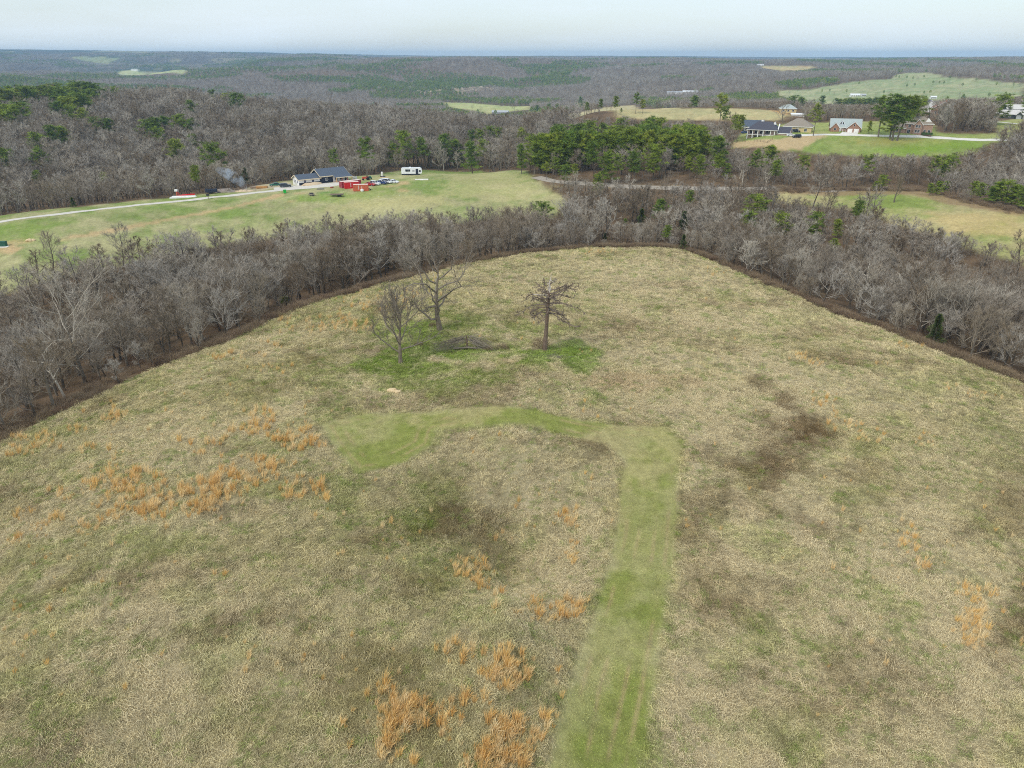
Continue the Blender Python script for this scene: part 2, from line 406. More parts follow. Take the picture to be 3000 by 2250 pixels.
GROUNDP = []          # dirt, dry lawn and bank patches further off: (polygon, colour, softness, strength)
def gp(pts, col, soft=1.5, k=.85, rmin=20): GROUNDP.append((poly(pts, rmin), col, soft, k))
DIRT, BANK = S(206, 176, 132), S(150, 128, 98)
gp([Z1(360, 1327), Z1(560, 1290), Z1(740, 1258), Z1(1000, 1210), Z1(1300, 1155), Z1(1500, 1118), Z1(1650, 1075), Z1(1830, 1030), Z1(1840, 1052), Z1(1700, 1080), Z1(1500, 1132), Z1(1300, 1172), Z1(1000, 1226), Z1(740, 1282), Z1(560, 1312), Z1(400, 1335)], DIRT, .8, .8)
gp([(0, 722), (40, 715), (62, 728), (40, 742), (0, 748)], DIRT, 1.0, .9)
gp([(0, 708), (75, 702), (95, 708), (60, 714), (0, 716)], DIRT, .8, .7)
for (x, y, a, b) in ((1700, 545, 1770, 508), (1490, 455, 1560, 440)):
    pass
def zc(x, y): return (800 + x / 4.424, 440 + y / 4.424)
for cx, cy, a, b in ((1680, 525, 80, 20), (1690, 430, 90, 25), (60, 590, 70, 18), (340, 553, 90, 10), (255, 668, 50, 8), (1450, 352, 90, 10), (1150, 390, 60, 9), (1520, 470, 100, 12), (1050, 505, 80, 12)):
    gp([zc(cx - a, cy), zc(cx - a * .5, cy - b), zc(cx + a * .5, cy - b), zc(cx + a, cy), zc(cx + a * .5, cy + b), zc(cx - a * .5, cy + b)], DIRT, 1.2, .75)
gp([zc(560, 550), zc(900, 510), zc(930, 530), zc(600, 575)], S(96, 140, 60), 1.0, .8)
gp([zc(200, 600), zc(900, 560), zc(1400, 480), zc(1650, 580), zc(1000, 660), zc(400, 660)], S(136, 160, 66), 5, .5)
gp([zc(1000, 660), zc(1700, 600), zc(2212, 560), zc(2212, 700), zc(1500, 760), zc(700, 760)], S(196, 186, 130), 6, .7)
gp([Z2(600, 900), Z2(1100, 890), Z2(1250, 960), Z2(1350, 1060), Z2(1100, 1100), Z2(700, 1050)], S(196, 186, 132), 8, .6)
gp([Z1(0, 1230), Z1(400, 1215), Z1(300, 1300), Z1(0, 1330)], S(134, 160, 64), 8, .5)
gp([Z1(1600, 1020), Z1(1640, 985), Z1(1850, 955), Z1(1900, 985), Z1(1700, 1010)], S(196, 180, 150), 1.5, .8)          # bare earth by the house
gp([Z2(1720, 978), Z2(2212, 985), Z2(2212, 1000), Z2(1720, 992)], S(206, 186, 148), 1.2, .9)                            # bank below the road
gp([Z3(590, 1008), Z3(1560, 1010), Z3(1800, 1080), Z3(2212, 1150), Z3(2212, 1185), Z3(1760, 1110), Z3(1500, 1045), Z3(900, 1045), Z3(590, 1030)], S(158, 130, 100), 2.0, .8)
gp([Z3(1600, 1160), Z3(2212, 1180), Z3(2212, 1327), Z3(1700, 1290)], S(212, 184, 126), 4, .5)
gp([Z3(320, 735), Z3(330, 700), Z3(420, 690), Z3(600, 690), Z3(830, 645), Z3(960, 650), Z3(860, 690), Z3(770, 750), Z3(640, 755), Z3(480, 735)], S(206, 180, 138), 1.2, .95, 250)    # dry lawn by the porch house
gp([Z3(1020, 690), Z3(1500, 670), Z3(1700, 700), Z3(1300, 720)], S(176, 164, 92), 5, .6, 250)
gp([Z3(1250, 760), Z3(1900, 690), Z3(1960, 720), Z3(1500, 780)], S(132, 162, 54), 5, .7, 250)
gp([Z3(540, 488), Z3(640, 500), Z3(690, 526), Z3(640, 520)], S(214, 176, 124), 3, .8, 480)
gp([Z2(1300, 545), Z2(1420, 520), Z2(1440, 540), Z2(1330, 560)], S(210, 176, 124), 4, .8, 400)
ROCK = [poly([Z2(490, 386), Z2(640, 372), Z2(660, 386), Z2(520, 396)], 1400, .3), poly([Z2(700, 372), Z2(830, 350), Z2(980, 352), Z2(1000, 365), Z2(860, 375), Z2(760, 390)], 1400, .3)]

def ground_col(x, y):
    c = land_col(x, y)
    n2 = fbm(x / 3, y / 3, 29, 4, .6)
    inm = np.hypot(x, y) < 320
    if inm.any():
        cm, m = meadow_col(x[inm], y[inm])
        cut = sstep(-.2, .5, m)
        k = sstep(-1.6, .8, signed(x[inm], y[inm], MEADOW) + (n2[inm] - .5) * 3)
        soil = mix(cm * (.72 + .24 * cut)[..., None], S(112, 96, 70) + 0 * cm, (1 - .8 * cut) * .35 * sstep(.45, .6, fbm(x[inm] / .9, y[inm] / .9, 71, 3)))
        c[inm] = mix(c[inm], soil, k)
    for P, col, soft, k in GROUNDP:
        P_ = np.array(P); lo, hi = P_.min(0) - 4 * soft, P_.max(0) + 4 * soft
        b = (x > lo[0]) & (x < hi[0]) & (y > lo[1]) & (y < hi[1])
        if b.any():
            m = k * sstep(-soft, soft, signed(x[b], y[b], P) + (n2[b] - .5) * 3 * soft)
            c[b] = mix(c[b], col, m)
    return c

# ------------------------------------------------------------------ materials
def newmat(name, rough=.9):
    m = bpy.data.materials.new(name)
    m.use_nodes = True
    b = m.node_tree.nodes['Principled BSDF']
    b.inputs['Roughness'].default_value = rough
    b.inputs['Specular IOR Level'].default_value = .25
    return m, m.node_tree, b
def nd(t, typ, **kw):
    n = t.nodes.new(typ)
    for k, v in kw.items():
        if k in n.inputs.keys() if hasattr(n.inputs, 'keys') else False: n.inputs[k].default_value = v
        else: setattr(n, k, v)
    return n
def mixrgb(t, a, b, fac, mode='MIX'):
    m = t.nodes.new('ShaderNodeMix'); m.data_type = 'RGBA'; m.blend_type = mode
    for key, val in (('A', a), ('B', b), ('Factor', fac)):
        if hasattr(val, 'is_linked') or isinstance(val, bpy.types.NodeSocket): t.links.new(val, m.inputs[key])
        elif key == 'Factor': m.inputs[key].default_value = val
        else: m.inputs[key].default_value = (*val, 1)
    return m.outputs['Result']
def noise(t, scale, detail=4, rough=.6, vec=None):
    n = t.nodes.new('ShaderNodeTexNoise')
    n.inputs['Scale'].default_value = scale; n.inputs['Detail'].default_value = detail; n.inputs['Roughness'].default_value = rough
    if vec is not None: t.links.new(vec, n.inputs['Vector'])
    return n.outputs['Fac']
def mrange(t, v, a, b, c, d):
    n = t.nodes.new('ShaderNodeMapRange')
    for k, x in zip(('From Min', 'From Max', 'To Min', 'To Max'), (a, b, c, d)): n.inputs[k].default_value = x
    t.links.new(v, n.inputs['Value'])
    return n.outputs[0]
def scaled(t, col, fac):
    n = t.nodes.new('ShaderNodeVectorMath'); n.operation = 'SCALE'
    t.links.new(col, n.inputs[0]); t.links.new(fac, n.inputs['Scale'])
    return n.outputs[0]

def plain(name, rgb, rough=.7, scale=6.0, var=.25, metal=0, spec=.3, bump=0):
    """painted or natural surface with uneven tone"""
    m, t, b = newmat(name, rough)
    tc = t.nodes.new('ShaderNodeTexCoord')
    f = noise(t, scale, 5, .65, tc.outputs['Object'])
    base = t.nodes.new('ShaderNodeRGB'); base.outputs[0].default_value = (*rgb, 1)
    t.links.new(scaled(t, base.outputs[0], mrange(t, f, .25, .75, 1 - var, 1 + var)), b.inputs['Base Color'])
    b.inputs['Metallic'].default_value = metal
    b.inputs['Specular IOR Level'].default_value = spec
    if bump:
        bn = t.nodes.new('ShaderNodeBump'); bn.inputs['Distance'].default_value = bump
        t.links.new(f, bn.inputs['Height']); t.links.new(bn.outputs[0], b.inputs['Normal'])
    return m

M = {}
def ground_mat():
    m, t, b = newmat('ground', .97)
    b.inputs['Specular IOR Level'].default_value = .05
    at = t.nodes.new('ShaderNodeAttribute'); at.attribute_name = 'col'
    g = t.nodes.new('ShaderNodeNewGeometry')
    f1 = noise(t, .9, 6, .7, g.outputs['Position'])
    f2 = noise(t, 5.5, 4, .7, g.outputs['Position'])
    f3 = noise(t, .03, 5, .6, g.outputs['Position'])
    c = scaled(t, at.outputs['Color'], mrange(t, f1, .28, .72, .72, 1.22))
    c = scaled(t, c, mrange(t, f2, .25, .75, .72, 1.18))
    c = scaled(t, c, mrange(t, f3, .3, .7, .88, 1.1))
    t.links.new(c, b.inputs['Base Color'])
    bn = t.nodes.new('ShaderNodeBump'); bn.inputs['Distance'].default_value = .25; bn.inputs['Strength'].default_value = .8
    t.links.new(f2, bn.inputs['Height']); t.links.new(bn.outputs[0], b.inputs['Normal'])
    return m
M['ground'] = ground_mat()

def grass_mat():
    m, t, b = newmat('grass_blade', .85)
    b.inputs['Specular IOR Level'].default_value = .1
    at = t.nodes.new('ShaderNodeAttribute'); at.attribute_name = 'tint'; at.attribute_type = 'INSTANCER'
    bl = t.nodes.new('ShaderNodeAttribute'); bl.attribute_name = 'bl'
    t.links.new(scaled(t, at.outputs['Color'], bl.outputs['Fac']), b.inputs['Base Color'])
    return m
M['grass'] = grass_mat()

def tinted(name, stops, rough=.9, pos_scale=.02, pos_amt=.45, use_bl=False, spec=.1, transl=0):
    """colour drawn per object from a ramp, drifting slowly over the ground (kinds of tree grow together)"""
    m, t, b = newmat(name, rough)
    b.inputs['Specular IOR Level'].default_value = spec
    oi = t.nodes.new('ShaderNodeObjectInfo')
    g = t.nodes.new('ShaderNodeNewGeometry')
    f = noise(t, pos_scale, 2, .5, oi.outputs['Location'])
    a = t.nodes.new('ShaderNodeMath'); a.operation = 'MULTIPLY_ADD'
    a.inputs[1].default_value = 1 - pos_amt
    t.links.new(oi.outputs['Random'], a.inputs[0])
    t.links.new(mrange(t, f, .3, .7, 0, pos_amt), a.inputs[2])
    r = t.nodes.new('ShaderNodeValToRGB')
    e = r.color_ramp.elements
    while len(e) < len(stops): e.new(.5)
    for i, c in enumerate(stops):
        e[i].position = i / (len(stops) - 1); e[i].color = (*c, 1)
    t.links.new(a.outputs[0], r.inputs[0])
    c = r.outputs[0]
    if use_bl:
        bl = t.nodes.new('ShaderNodeAttribute'); bl.attribute_name = 'bl'
        c = scaled(t, c, bl.outputs['Fac'])
    else:
        c = scaled(t, c, mrange(t, noise(t, 1.5, 3, .6, g.outputs['Position']), .3, .7, .8, 1.2))
    t.links.new(c, b.inputs['Base Color'])
    return m
M['twig'] = tinted('twig', [S(114, 101, 84), S(154, 146, 133), S(122, 105, 84), S(174, 167, 156), S(134, 119, 98), S(188, 180, 165), S(112, 100, 84), S(150, 136, 114)])
M['bark'] = tinted('bark', [S(96, 88, 78), S(124, 116, 104), S(84, 76, 66), S(112, 104, 92)])
M['pale_twig'] = plain('pale_twig', S(178, 168, 152), .9, 1.2, .25)
M['pale_bark'] = plain('pale_bark', S(196, 187, 170), .8, 1.2, .3)
M['needle'] = tinted('pine_needle', [S(114, 134, 50), S(132, 148, 52), S(102, 126, 50), S(146, 156, 56), S(120, 140, 56)], .8, .03, .4, True, .2)
M['cedar'] = tinted('cedar_foliage', [S(78, 96, 50), S(88, 102, 52), S(82, 88, 52)], .85, .03, .3, True, .15)
M['yellow_leaf'] = tinted('young_leaf', [S(130, 140, 50), S(146, 150, 62)], .85, .03, .3, True, .15)
M['sedge'] = tinted('broomsedge', [S(232, 192, 128), S(238, 200, 126), S(247, 224, 176), S(226, 180, 106), S(242, 210, 148)], .85, .05, .4, True, .1)
M['bramble'] = tinted('bramble', [S(126, 108, 86), S(150, 132, 106), S(120, 98, 80), S(158, 144, 118)], .9, .03, .4)
M['snag'] = plain('snag_bark', S(120, 102, 88), .9, 1.5, .35)
M['snag_twig'] = plain('dead_twig', S(126, 112, 100), .9, 2.0, .3)
M['bleached'] = plain('bleached_wood', S(206, 196, 182), .85, 2.0, .2)
M['oak_bark'] = plain('oak_bark', S(128, 116, 100), .9, 1.2, .35)
M['oak_twig'] = plain('oak_twig', S(132, 122, 108), .9, 1.0, .25)
M['dead_grey'] = plain('grey_deadwood', S(134, 124, 110), .9, 1.5, .3)

# ------------------------------------------------------------------ mesh helpers
def mesh_from(name, v, f, mats=(), attr=None, mi=None, smooth=False):
    me = bpy.data.meshes.new(name)
    me.from_pydata([tuple(p) for p in v], [], f)
    for m in mats: me.materials.append(m)
    if attr is not None:
        a = me.attributes.new('bl', 'FLOAT', 'POINT'); a.data.foreach_set('value', np.asarray(attr, np.float32))
    if mi is not None: me.polygons.foreach_set('material_index', np.asarray(mi, np.int32))
    if smooth: me.polygons.foreach_set('use_smooth', np.ones(len(me.polygons), bool))
    me.update()
    return me
def obj(name, me, parent=None, loc=(0, 0, 0), rotz=0, scale=1):
    o = bpy.data.objects.new(name, me)
    COL.objects.link(o)
    if parent is not None: o.parent = parent
    o.location = loc; o.rotation_euler = (0, 0, rotz)
    o.scale = (scale,) * 3 if not hasattr(scale, '__len__') else scale
    return o
def tag(o, label=None, cat=None, group=None, kind=None):
    if label: o['label'] = label
    if cat: o['category'] = cat
    if group: o['group'] = group
    if kind: o['kind'] = kind
    return o

class MB:
    def __init__(s): s.v = []; s.f = []; s.bl = []; s.b = 1.0
    def add(s, vs, fs):
        n = len(s.v); s.v.extend([tuple(p) for p in vs]); s.f.extend([tuple(i + n for i in q) for q in fs]); s.bl.extend([s.b] * len(vs))
    def tube(s, path, rads, sides=5, cap=True):
        path = [np.asarray(p, float) for p in path]
        n = len(path); vs = []; fs = []
        for i, p in enumerate(path):
            d = path[min(i + 1, n - 1)] - path[max(i - 1, 0)]
            d = d / (np.linalg.norm(d) + 1e-9)
            a = np.cross(d, (0, 0, 1.0) if abs(d[2]) < .9 else (1.0, 0, 0)); a /= np.linalg.norm(a) + 1e-9
            b = np.cross(d, a)
            for k in range(sides):
                t = 2 * PI * k / sides
                vs.append(p + rads[i] * (math.cos(t) * a + math.sin(t) * b))
        for i in range(n - 1):
            for k in range(sides):
                k2 = (k + 1) % sides
                fs.append((i * sides + k, i * sides + k2, (i + 1) * sides + k2, (i + 1) * sides + k))
        if cap: fs.append(tuple(range((n - 1) * sides, n * sides)))
        s.add(vs, fs)
    def blade(s, p, q, w, rng):
        p = np.asarray(p, float); q = np.asarray(q, float)
        d = q - p; a = np.cross(d, rng.normal(size=3)); a = a / (np.linalg.norm(a) + 1e-9) * w / 2
        s.add([p - a, p + a, q], [(0, 1, 2)])
    def ribbon(s, p, m, q, w, rng):
        p, m, q = (np.asarray(k, float) for k in (p, m, q))
        a = np.cross(q - p, rng.normal(size=3)); a = a / (np.linalg.norm(a) + 1e-9) * w / 2
        s.add([p - a, p + a, m + a * .8, m - a * .8, q], [(0, 1, 2, 3), (3, 2, 4)])
    def box(s, x0, x1, y0, y1, z0, z1):
        s.add([(x0, y0, z0), (x1, y0, z0), (x1, y1, z0), (x0, y1, z0), (x0, y0, z1), (x1, y0, z1), (x1, y1, z1), (x0, y1, z1)],
              [(0, 3, 2, 1), (4, 5, 6, 7), (0, 1, 5, 4), (1, 2, 6, 5), (2, 3, 7, 6), (3, 0, 4, 7)])
    def mesh(s, name, mats, smooth=False): return mesh_from(name, s.v, s.f, mats if isinstance(mats, (list, tuple)) else [mats], s.bl, None, smooth)

def unit(v):
    v = np.asarray(v, float); return v / (np.linalg.norm(v) + 1e-9)
def rot_to(d, ang, phi):
    """direction at angle ang from d, turned phi about it"""
    d = unit(d); a = np.cross(d, (0, 0, 1.0) if abs(d[2]) < .95 else (1.0, 0, 0)); a = unit(a); b = np.cross(d, a)
    return unit(d * math.cos(ang) + (a * math.cos(phi) + b * math.sin(phi)) * math.sin(ang))

# ------------------------------------------------------------------ the ground sheet
def build_ground():
    v = np.stack([GX.ravel(), GY.ravel(), GZ.ravel()], 1)
    i, j = np.meshgrid(np.arange(NR - 1), np.arange(NA), indexing='ij')
    a = i * NA + j; b = i * NA + (j + 1) % NA
    q = np.stack([a, a + NA, b + NA, b], -1).reshape(-1, 4)
    c0 = np.array([[0, 0, GZ[0].mean()]])
    v = np.concatenate([v, c0])
    nq = len(q)
    tri = np.stack([np.full(NA, len(v) - 1), np.arange(NA), (np.arange(NA) + 1) % NA], 1)
    loops = np.concatenate([q.ravel(), tri.ravel()]).astype(np.int32)
    starts = np.concatenate([np.arange(nq) * 4, nq * 4 + np.arange(NA) * 3]).astype(np.int32)
    me = bpy.data.meshes.new('ground')
    me.vertices.add(len(v)); me.vertices.foreach_set('co', v.ravel().astype(np.float32))
    me.loops.add(len(loops)); me.loops.foreach_set('vertex_index', loops)
    me.polygons.add(len(starts)); me.polygons.foreach_set('loop_start', starts)
    me.update(calc_edges=True)
    me.polygons.foreach_set('use_smooth', np.ones(len(starts), bool))
    col = ground_col(v[:, 0], v[:, 1])
    at = me.attributes.new('col', 'FLOAT_COLOR', 'POINT')
    at.data.foreach_set('color', np.concatenate([col, np.ones((len(v), 1))], 1).ravel().astype(np.float32))
    me.materials.append(M['ground'])
    me.validate()
    return tag(obj('ground', me), 'rolling ground: hilltop meadow, valleys, ridges and far hills', None, None, 'structure')
build_ground()

def strip(name, pts, widths, mat, label, rmin=20, lift=.07, world=False, sub=14):
    """a road or drive laid on the ground along a line"""
    P = np.array(pts if world else hits(pts, rmin))
    seg = np.linalg.norm(np.diff(P, axis=0), axis=1); s = np.concatenate([[0], np.cumsum(seg)])
    n = max(8, int(s[-1] / 2.0))
    t = np.linspace(0, s[-1], n)
    X, Y = np.interp(t, s, P[:, 0]), np.interp(t, s, P[:, 1])
    k = 5
    if n > 12:
        ker = np.ones(2 * k + 1) / (2 * k + 1)
        X = np.convolve(np.pad(X, k, 'edge'), ker, 'valid'); Y = np.convolve(np.pad(Y, k, 'edge'), ker, 'valid')
    W = np.interp(t, s, widths)
    dx, dy = np.gradient(X), np.gradient(Y); L = np.hypot(dx, dy) + 1e-9
    cols = 5
    v = []; f = []
    for c in range(cols):
        o = (c / (cols - 1) - .5) * W + ((fbm(t / 3, t * 0 + c, 77, 3) - .5) * .5 if c in (0, cols - 1) else 0)
        x, y = X - dy / L * o, Y + dx / L * o
        v.append(np.stack([x, y, height(x, y) + lift * (1.0 if 0 < c < cols - 1 else .55)], 1))
    v = np.stack(v, 1).reshape(-1, 3)
    for i in range(n - 1):
        for c in range(cols - 1):
            a = i * cols + c; f.append((a, a + 1, a + cols + 1, a + cols))
    o = obj(name, mesh_from(name, v, f, [mat]))
    return tag(o, label, None, None, 'structure')

# ------------------------------------------------------------------ scattering masses (grass, far woods)
def proto(name, me):
    return bpy.data.objects.new(name, me)          # a source mesh, not in the scene itself
def scatter(name, protos, xyz, rot, scl, var, tint=None, label=None, cat=None):
    me = bpy.data.meshes.new(name)
    n = len(xyz)
    me.vertices.add(n); me.vertices.foreach_set('co', np.asarray(xyz, np.float32).ravel())
    def at(nm, typ, key, arr):
        a = me.attributes.new(nm, typ, 'POINT'); a.data.foreach_set(key, np.ascontiguousarray(arr).ravel())
    at('rot', 'FLOAT_VECTOR', 'vector', np.asarray(rot, np.float32))
    scl = np.asarray(scl, np.float32)
    if scl.ndim == 1: scl = np.repeat(scl[:, None], 3, 1)
    at('scl', 'FLOAT_VECTOR', 'vector', scl)
    at('var', 'INT', 'value', np.asarray(var, np.int32))
    if tint is not None: at('tint', 'FLOAT_COLOR', 'color', np.concatenate([tint, np.ones((n, 1))], 1).astype(np.float32))
    o = obj(name, me)
    ng = bpy.data.node_groups.new(name, 'GeometryNodeTree')
    ng.interface.new_socket('Geometry', in_out='INPUT', socket_type='NodeSocketGeometry')
    ng.interface.new_socket('Geometry', in_out='OUTPUT', socket_type='NodeSocketGeometry')
    gi, go, jn = ng.nodes.new('NodeGroupInput'), ng.nodes.new('NodeGroupOutput'), ng.nodes.new('GeometryNodeJoinGeometry')
    def na(nm, typ):
        x = ng.nodes.new('GeometryNodeInputNamedAttribute'); x.data_type = typ; x.inputs['Name'].default_value = nm
        return x.outputs['Attribute']
    R, C, V = na('rot', 'FLOAT_VECTOR'), na('scl', 'FLOAT_VECTOR'), na('var', 'INT')
    for i, p in enumerate(protos):
        oi = ng.nodes.new('GeometryNodeObjectInfo'); oi.inputs['Object'].default_value = p; oi.inputs['As Instance'].default_value = False
        cm = ng.nodes.new('FunctionNodeCompare'); cm.data_type = 'INT'; cm.operation = 'EQUAL'
        ng.links.new(V, cm.inputs[2]); cm.inputs[3].default_value = i
        ip = ng.nodes.new('GeometryNodeInstanceOnPoints')
        ng.links.new(gi.outputs[0], ip.inputs['Points']); ng.links.new(cm.outputs[0], ip.inputs['Selection'])
        ng.links.new(oi.outputs['Geometry'], ip.inputs['Instance']); ng.links.new(R, ip.inputs['Rotation']); ng.links.new(C, ip.inputs['Scale'])
        ng.links.new(ip.outputs[0], jn.inputs[0])
    ng.links.new(jn.outputs[0], go.inputs[0])
    md = o.modifiers.new('scatter', 'NODES'); md.node_group = ng
    return tag(o, label, cat, None, 'stuff')

# ------------------------------------------------------------------ tree generators
def limb(rng, p, d, L, n, wob, lift):
    path = [np.asarray(p, float)]; d = unit(d)
    for i in range(n):
        d = unit(d + rng.normal(size=3) * wob + np.array([0, 0, lift]))
        path.append(path[-1] + d * L / n)
    return path, d
def along(path, t):
    k = t * (len(path) - 1); i = min(int(k), len(path) - 2); f = k - i
    return path[i] * (1 - f) + path[i + 1] * f, unit(path[i + 1] - path[i])

def bare_tree(seed, H=12, r0=.2, clear=.25, spread=.42, up=.12, n1=13, n2=5, n3=4, tw=8, twl=.9, tww=.035, wob=.16, fork=False, ang=(1.15, .55), sub=.75, droop=0.0, lmul=1.0, thick=1.0):
    rng = np.random.default_rng(seed)
    T, C = MB(), MB()
    tp, td = limb(rng, (0, 0, -.4), (rng.normal() * .05, rng.normal() * .05, 1), H * .86, 7, wob * .35, .12)
    T.tube(tp, [r0 * (1.25 if i == 0 else 1) * (1 - .8 * i / 7) + .02 for i in range(8)], 6)
    for i in range(n1):
        t = clear + (1 - clear) * ((i + rng.uniform(0, .8)) / n1)
        t = min(t, .99)
        p, d = along(tp, t)
        a = ang[0] * (1 - t) + ang[1] * t + rng.normal() * .12
        dd = rot_to(np.array([0, 0, 1.0]) * .7 + d * .3, a, i * 2.4 + rng.normal() * .4)
        prof = math.sin(min(1, (1 - t) * 1.15 + .28) * PI * .62)
        L = H * spread * prof * rng.uniform(.8, 1.15) * lmul
        lp_, ld = limb(rng, p, dd, L, 5, wob, up - droop)
        rr = max(.03, r0 * .42 * (1 - t * .6))
        C.tube(lp_, [rr * thick ** .5 * (1 - .8 * k / 5) + .012 * thick for k in range(6)], 4)
        for j in range(n2):
            s = .25 + .75 * (j + rng.uniform(0, .9)) / n2; s = min(s, .98)
            q, e = along(lp_, s)
            d2 = rot_to(e, rng.uniform(.4, .95), rng.uniform(0, 2 * PI)); d2 = unit(d2 + np.array([0, 0, .25 - droop]))
            L2 = L * .5 * rng.uniform(.7, 1.2) * (1.15 - .6 * s)
            bp, bd = limb(rng, q, d2, L2, 3, wob, up - droop)
            C.tube(bp, [.035 * thick, .025 * thick, .018 * thick, .012 * thick], 3)
            for k in range(n3):
                u = min(.98, .2 + .8 * (k + rng.uniform(0, .9)) / n3)
                q3, e3 = along(bp, u)
                d3 = unit(rot_to(e3, rng.uniform(.35, .9), rng.uniform(0, 2 * PI)) + np.array([0, 0, .2 - droop]))
                L3 = L2 * .6 * rng.uniform(.7, 1.2)
                sp, se = limb(rng, q3, d3, L3, 2, wob, up)
                C.tube(sp, [.022 * thick, .016 * thick, .01 * thick], 3, False)
                for m in range(tw):
                    q4, e4 = along(sp, min(.99, (m + rng.uniform(0, 1)) / tw))
                    d4 = unit(rot_to(e4, rng.uniform(.25, .85), rng.uniform(0, 2 * PI)) + np.array([0, 0, .2 - droop]))
                    C.blade(q4, q4 + d4 * twl * rng.uniform(.5, 1.2), tww, rng)
    return T, C

def pine_tree(seed, H=15, r0=.2, clear=.45, rad=3.1, nb=27, clumps=4, needles=40, flat=.55, conic=.45, nl=.72, nw=.13):
    rng = np.random.default_rng(seed)
    T, C = MB(), MB()
    tp, td = limb(rng, (0, 0, -.4), (rng.normal() * .04, rng.normal() * .04, 1), H * .98, 8, .03, .08)
    T.tube(tp, [r0 * (1 - .85 * i / 8) + .02 for i in range(9)], 6)
    for i in range(nb):
        t = clear + (1 - clear) * ((i + rng.uniform(0, .9)) / nb); t = min(t, .995)
        u = (t - clear) / (1 - clear)
        p, d = along(tp, t)
        R = rad * (math.sin(min(1, .25 + .75 * (1 - u) ** .7) * PI * .75) * (1 - conic) + (1 - u) * conic + .12) * rng.uniform(.65, 1.15)
        phi = i * 2.4 + rng.normal() * .3
        lift = -.1 + .9 * u
        e = unit((math.cos(phi), math.sin(phi), lift))
        bp, bd = limb(rng, p, e, R, 3, .1, .06)
        T.tube(bp, [.05, .04, .03, .015], 3, False)
        for k in range(clumps):
            s = 1.0 - .72 * k / max(1, clumps - 1) * (1 if clumps > 1 else 0)
            q, _ = along(bp, max(.05, min(s, .99)))
            c = q + rng.normal(size=3) * np.array([.3, .3, .15]) * (R / 2.5 + .3)
            C.b = rng.uniform(.55, 1.45)
            sz = rng.uniform(.75, 1.2)
            for m in range(needles):
                dn = unit(rng.normal(size=3) + np.array([math.cos(phi) * .25, math.sin(phi) * .25, .35])); dn[2] *= flat if dn[2] < 0 else .9
                s0 = c + dn * rng.uniform(0, .35) * sz
                C.blade(s0, s0 + (dn + rng.normal(size=3) * .35) * nl * sz, nw * sz, rng)
    return T, C

def cedar_tree(seed, H=7, rad=1.6, n=2200):
    rng = np.random.default_rng(seed)
    T, C = MB(), MB()
    T.tube([(0, 0, -.3), (0, 0, H * .5), (0, 0, H * .95)], [.14, .08, .02], 5)
    for i in range(n):
        u = rng.uniform() ** .8
        z = H * (.06 + .94 * u)
        lump = .8 + .35 * math.sin(u * 17 + seed)
        phi = rng.uniform(0, 2 * PI)
        R = rad * (1 - u) ** .75 * lump * (.82 + .3 * math.sin(3 * phi + u * 9 + seed)) * rng.uniform(.4, 1.0) ** .5
        p = np.array([math.cos(phi) * R, math.sin(phi) * R, z])
        d = unit((math.cos(phi), math.sin(phi), rng.uniform(.2, 1.3)))
        C.b = rng.uniform(.6, 1.3)
        C.blade(p, p + d * rng.uniform(.25, .5), .13, rng)
    return T, C

def bush(seed, H=1.8, rad=1.6, n=260, w=.03):
    rng = np.random.default_rng(seed)
    C = MB()
    for i in range(n):
        phi = rng.uniform(0, 2 * PI); R = rad * rng.uniform() ** .6
        p = np.array([math.cos(phi) * R * .7, math.sin(phi) * R * .7, rng.uniform(-.1, H * .45)])
        d = unit((math.cos(phi) * .6 + rng.normal() * .5, math.sin(phi) * .6 + rng.normal() * .5, 1.0))
        L = H * rng.uniform(.35, .8) * (1 - .5 * R / rad)
        m = p + d * L * .55; q = m + unit(d + rng.normal(size=3) * .5 + np.array([0, 0, -.3])) * L * .5
        C.b = rng.uniform(.7, 1.25)
        C.ribbon(p, m, q, w, rng)
    return C

def low_tree(seed, H=12, rad=3.2, n=110, w=.16, L=2.0, mid=.62):
    """far tree: stem and a sparse ball of twigs"""
    rng = np.random.default_rng(seed)
    C = MB()
    C.tube([(0, 0, -1), (0, 0, H * .7)], [.18, .06], 3, False)
    for i in range(n):
        d = unit(rng.normal(size=3)); R = rng.uniform(.2, 1) ** .5
        p = np.array([d[0] * rad * R, d[1] * rad * R, H * mid + d[2] * H * .36 * R])
        e = unit(d * np.array([1, 1, .6]) + np.array([0, 0, .8]) + rng.normal(size=3) * .5)
        C.blade(p - e * L * .4, p + e * L * .6, w, rng)
    return C
def low_pine(seed, H=14, rad=2.6, n=150):
    rng = np.random.default_rng(seed)
    C = MB()
    C.tube([(0, 0, -1), (0, 0, H * .9)], [.2, .06], 3, False)
    for i in range(n):
        d = unit(rng.normal(size=3)); R = rng.uniform(.3, 1) ** .5
        z = H * (.66 + .34 * d[2] * R); k = 1 - .35 * max(0, d[2])
        p = np.array([d[0] * rad * R * k, d[1] * rad * R * k, z])
        C.b = rng.uniform(.65, 1.3)
        e = unit(d + np.array([0, 0, .3]) + rng.normal(size=3) * .4)
        C.blade(p - e * .6, p + e * .8, .7, rng)
    return C

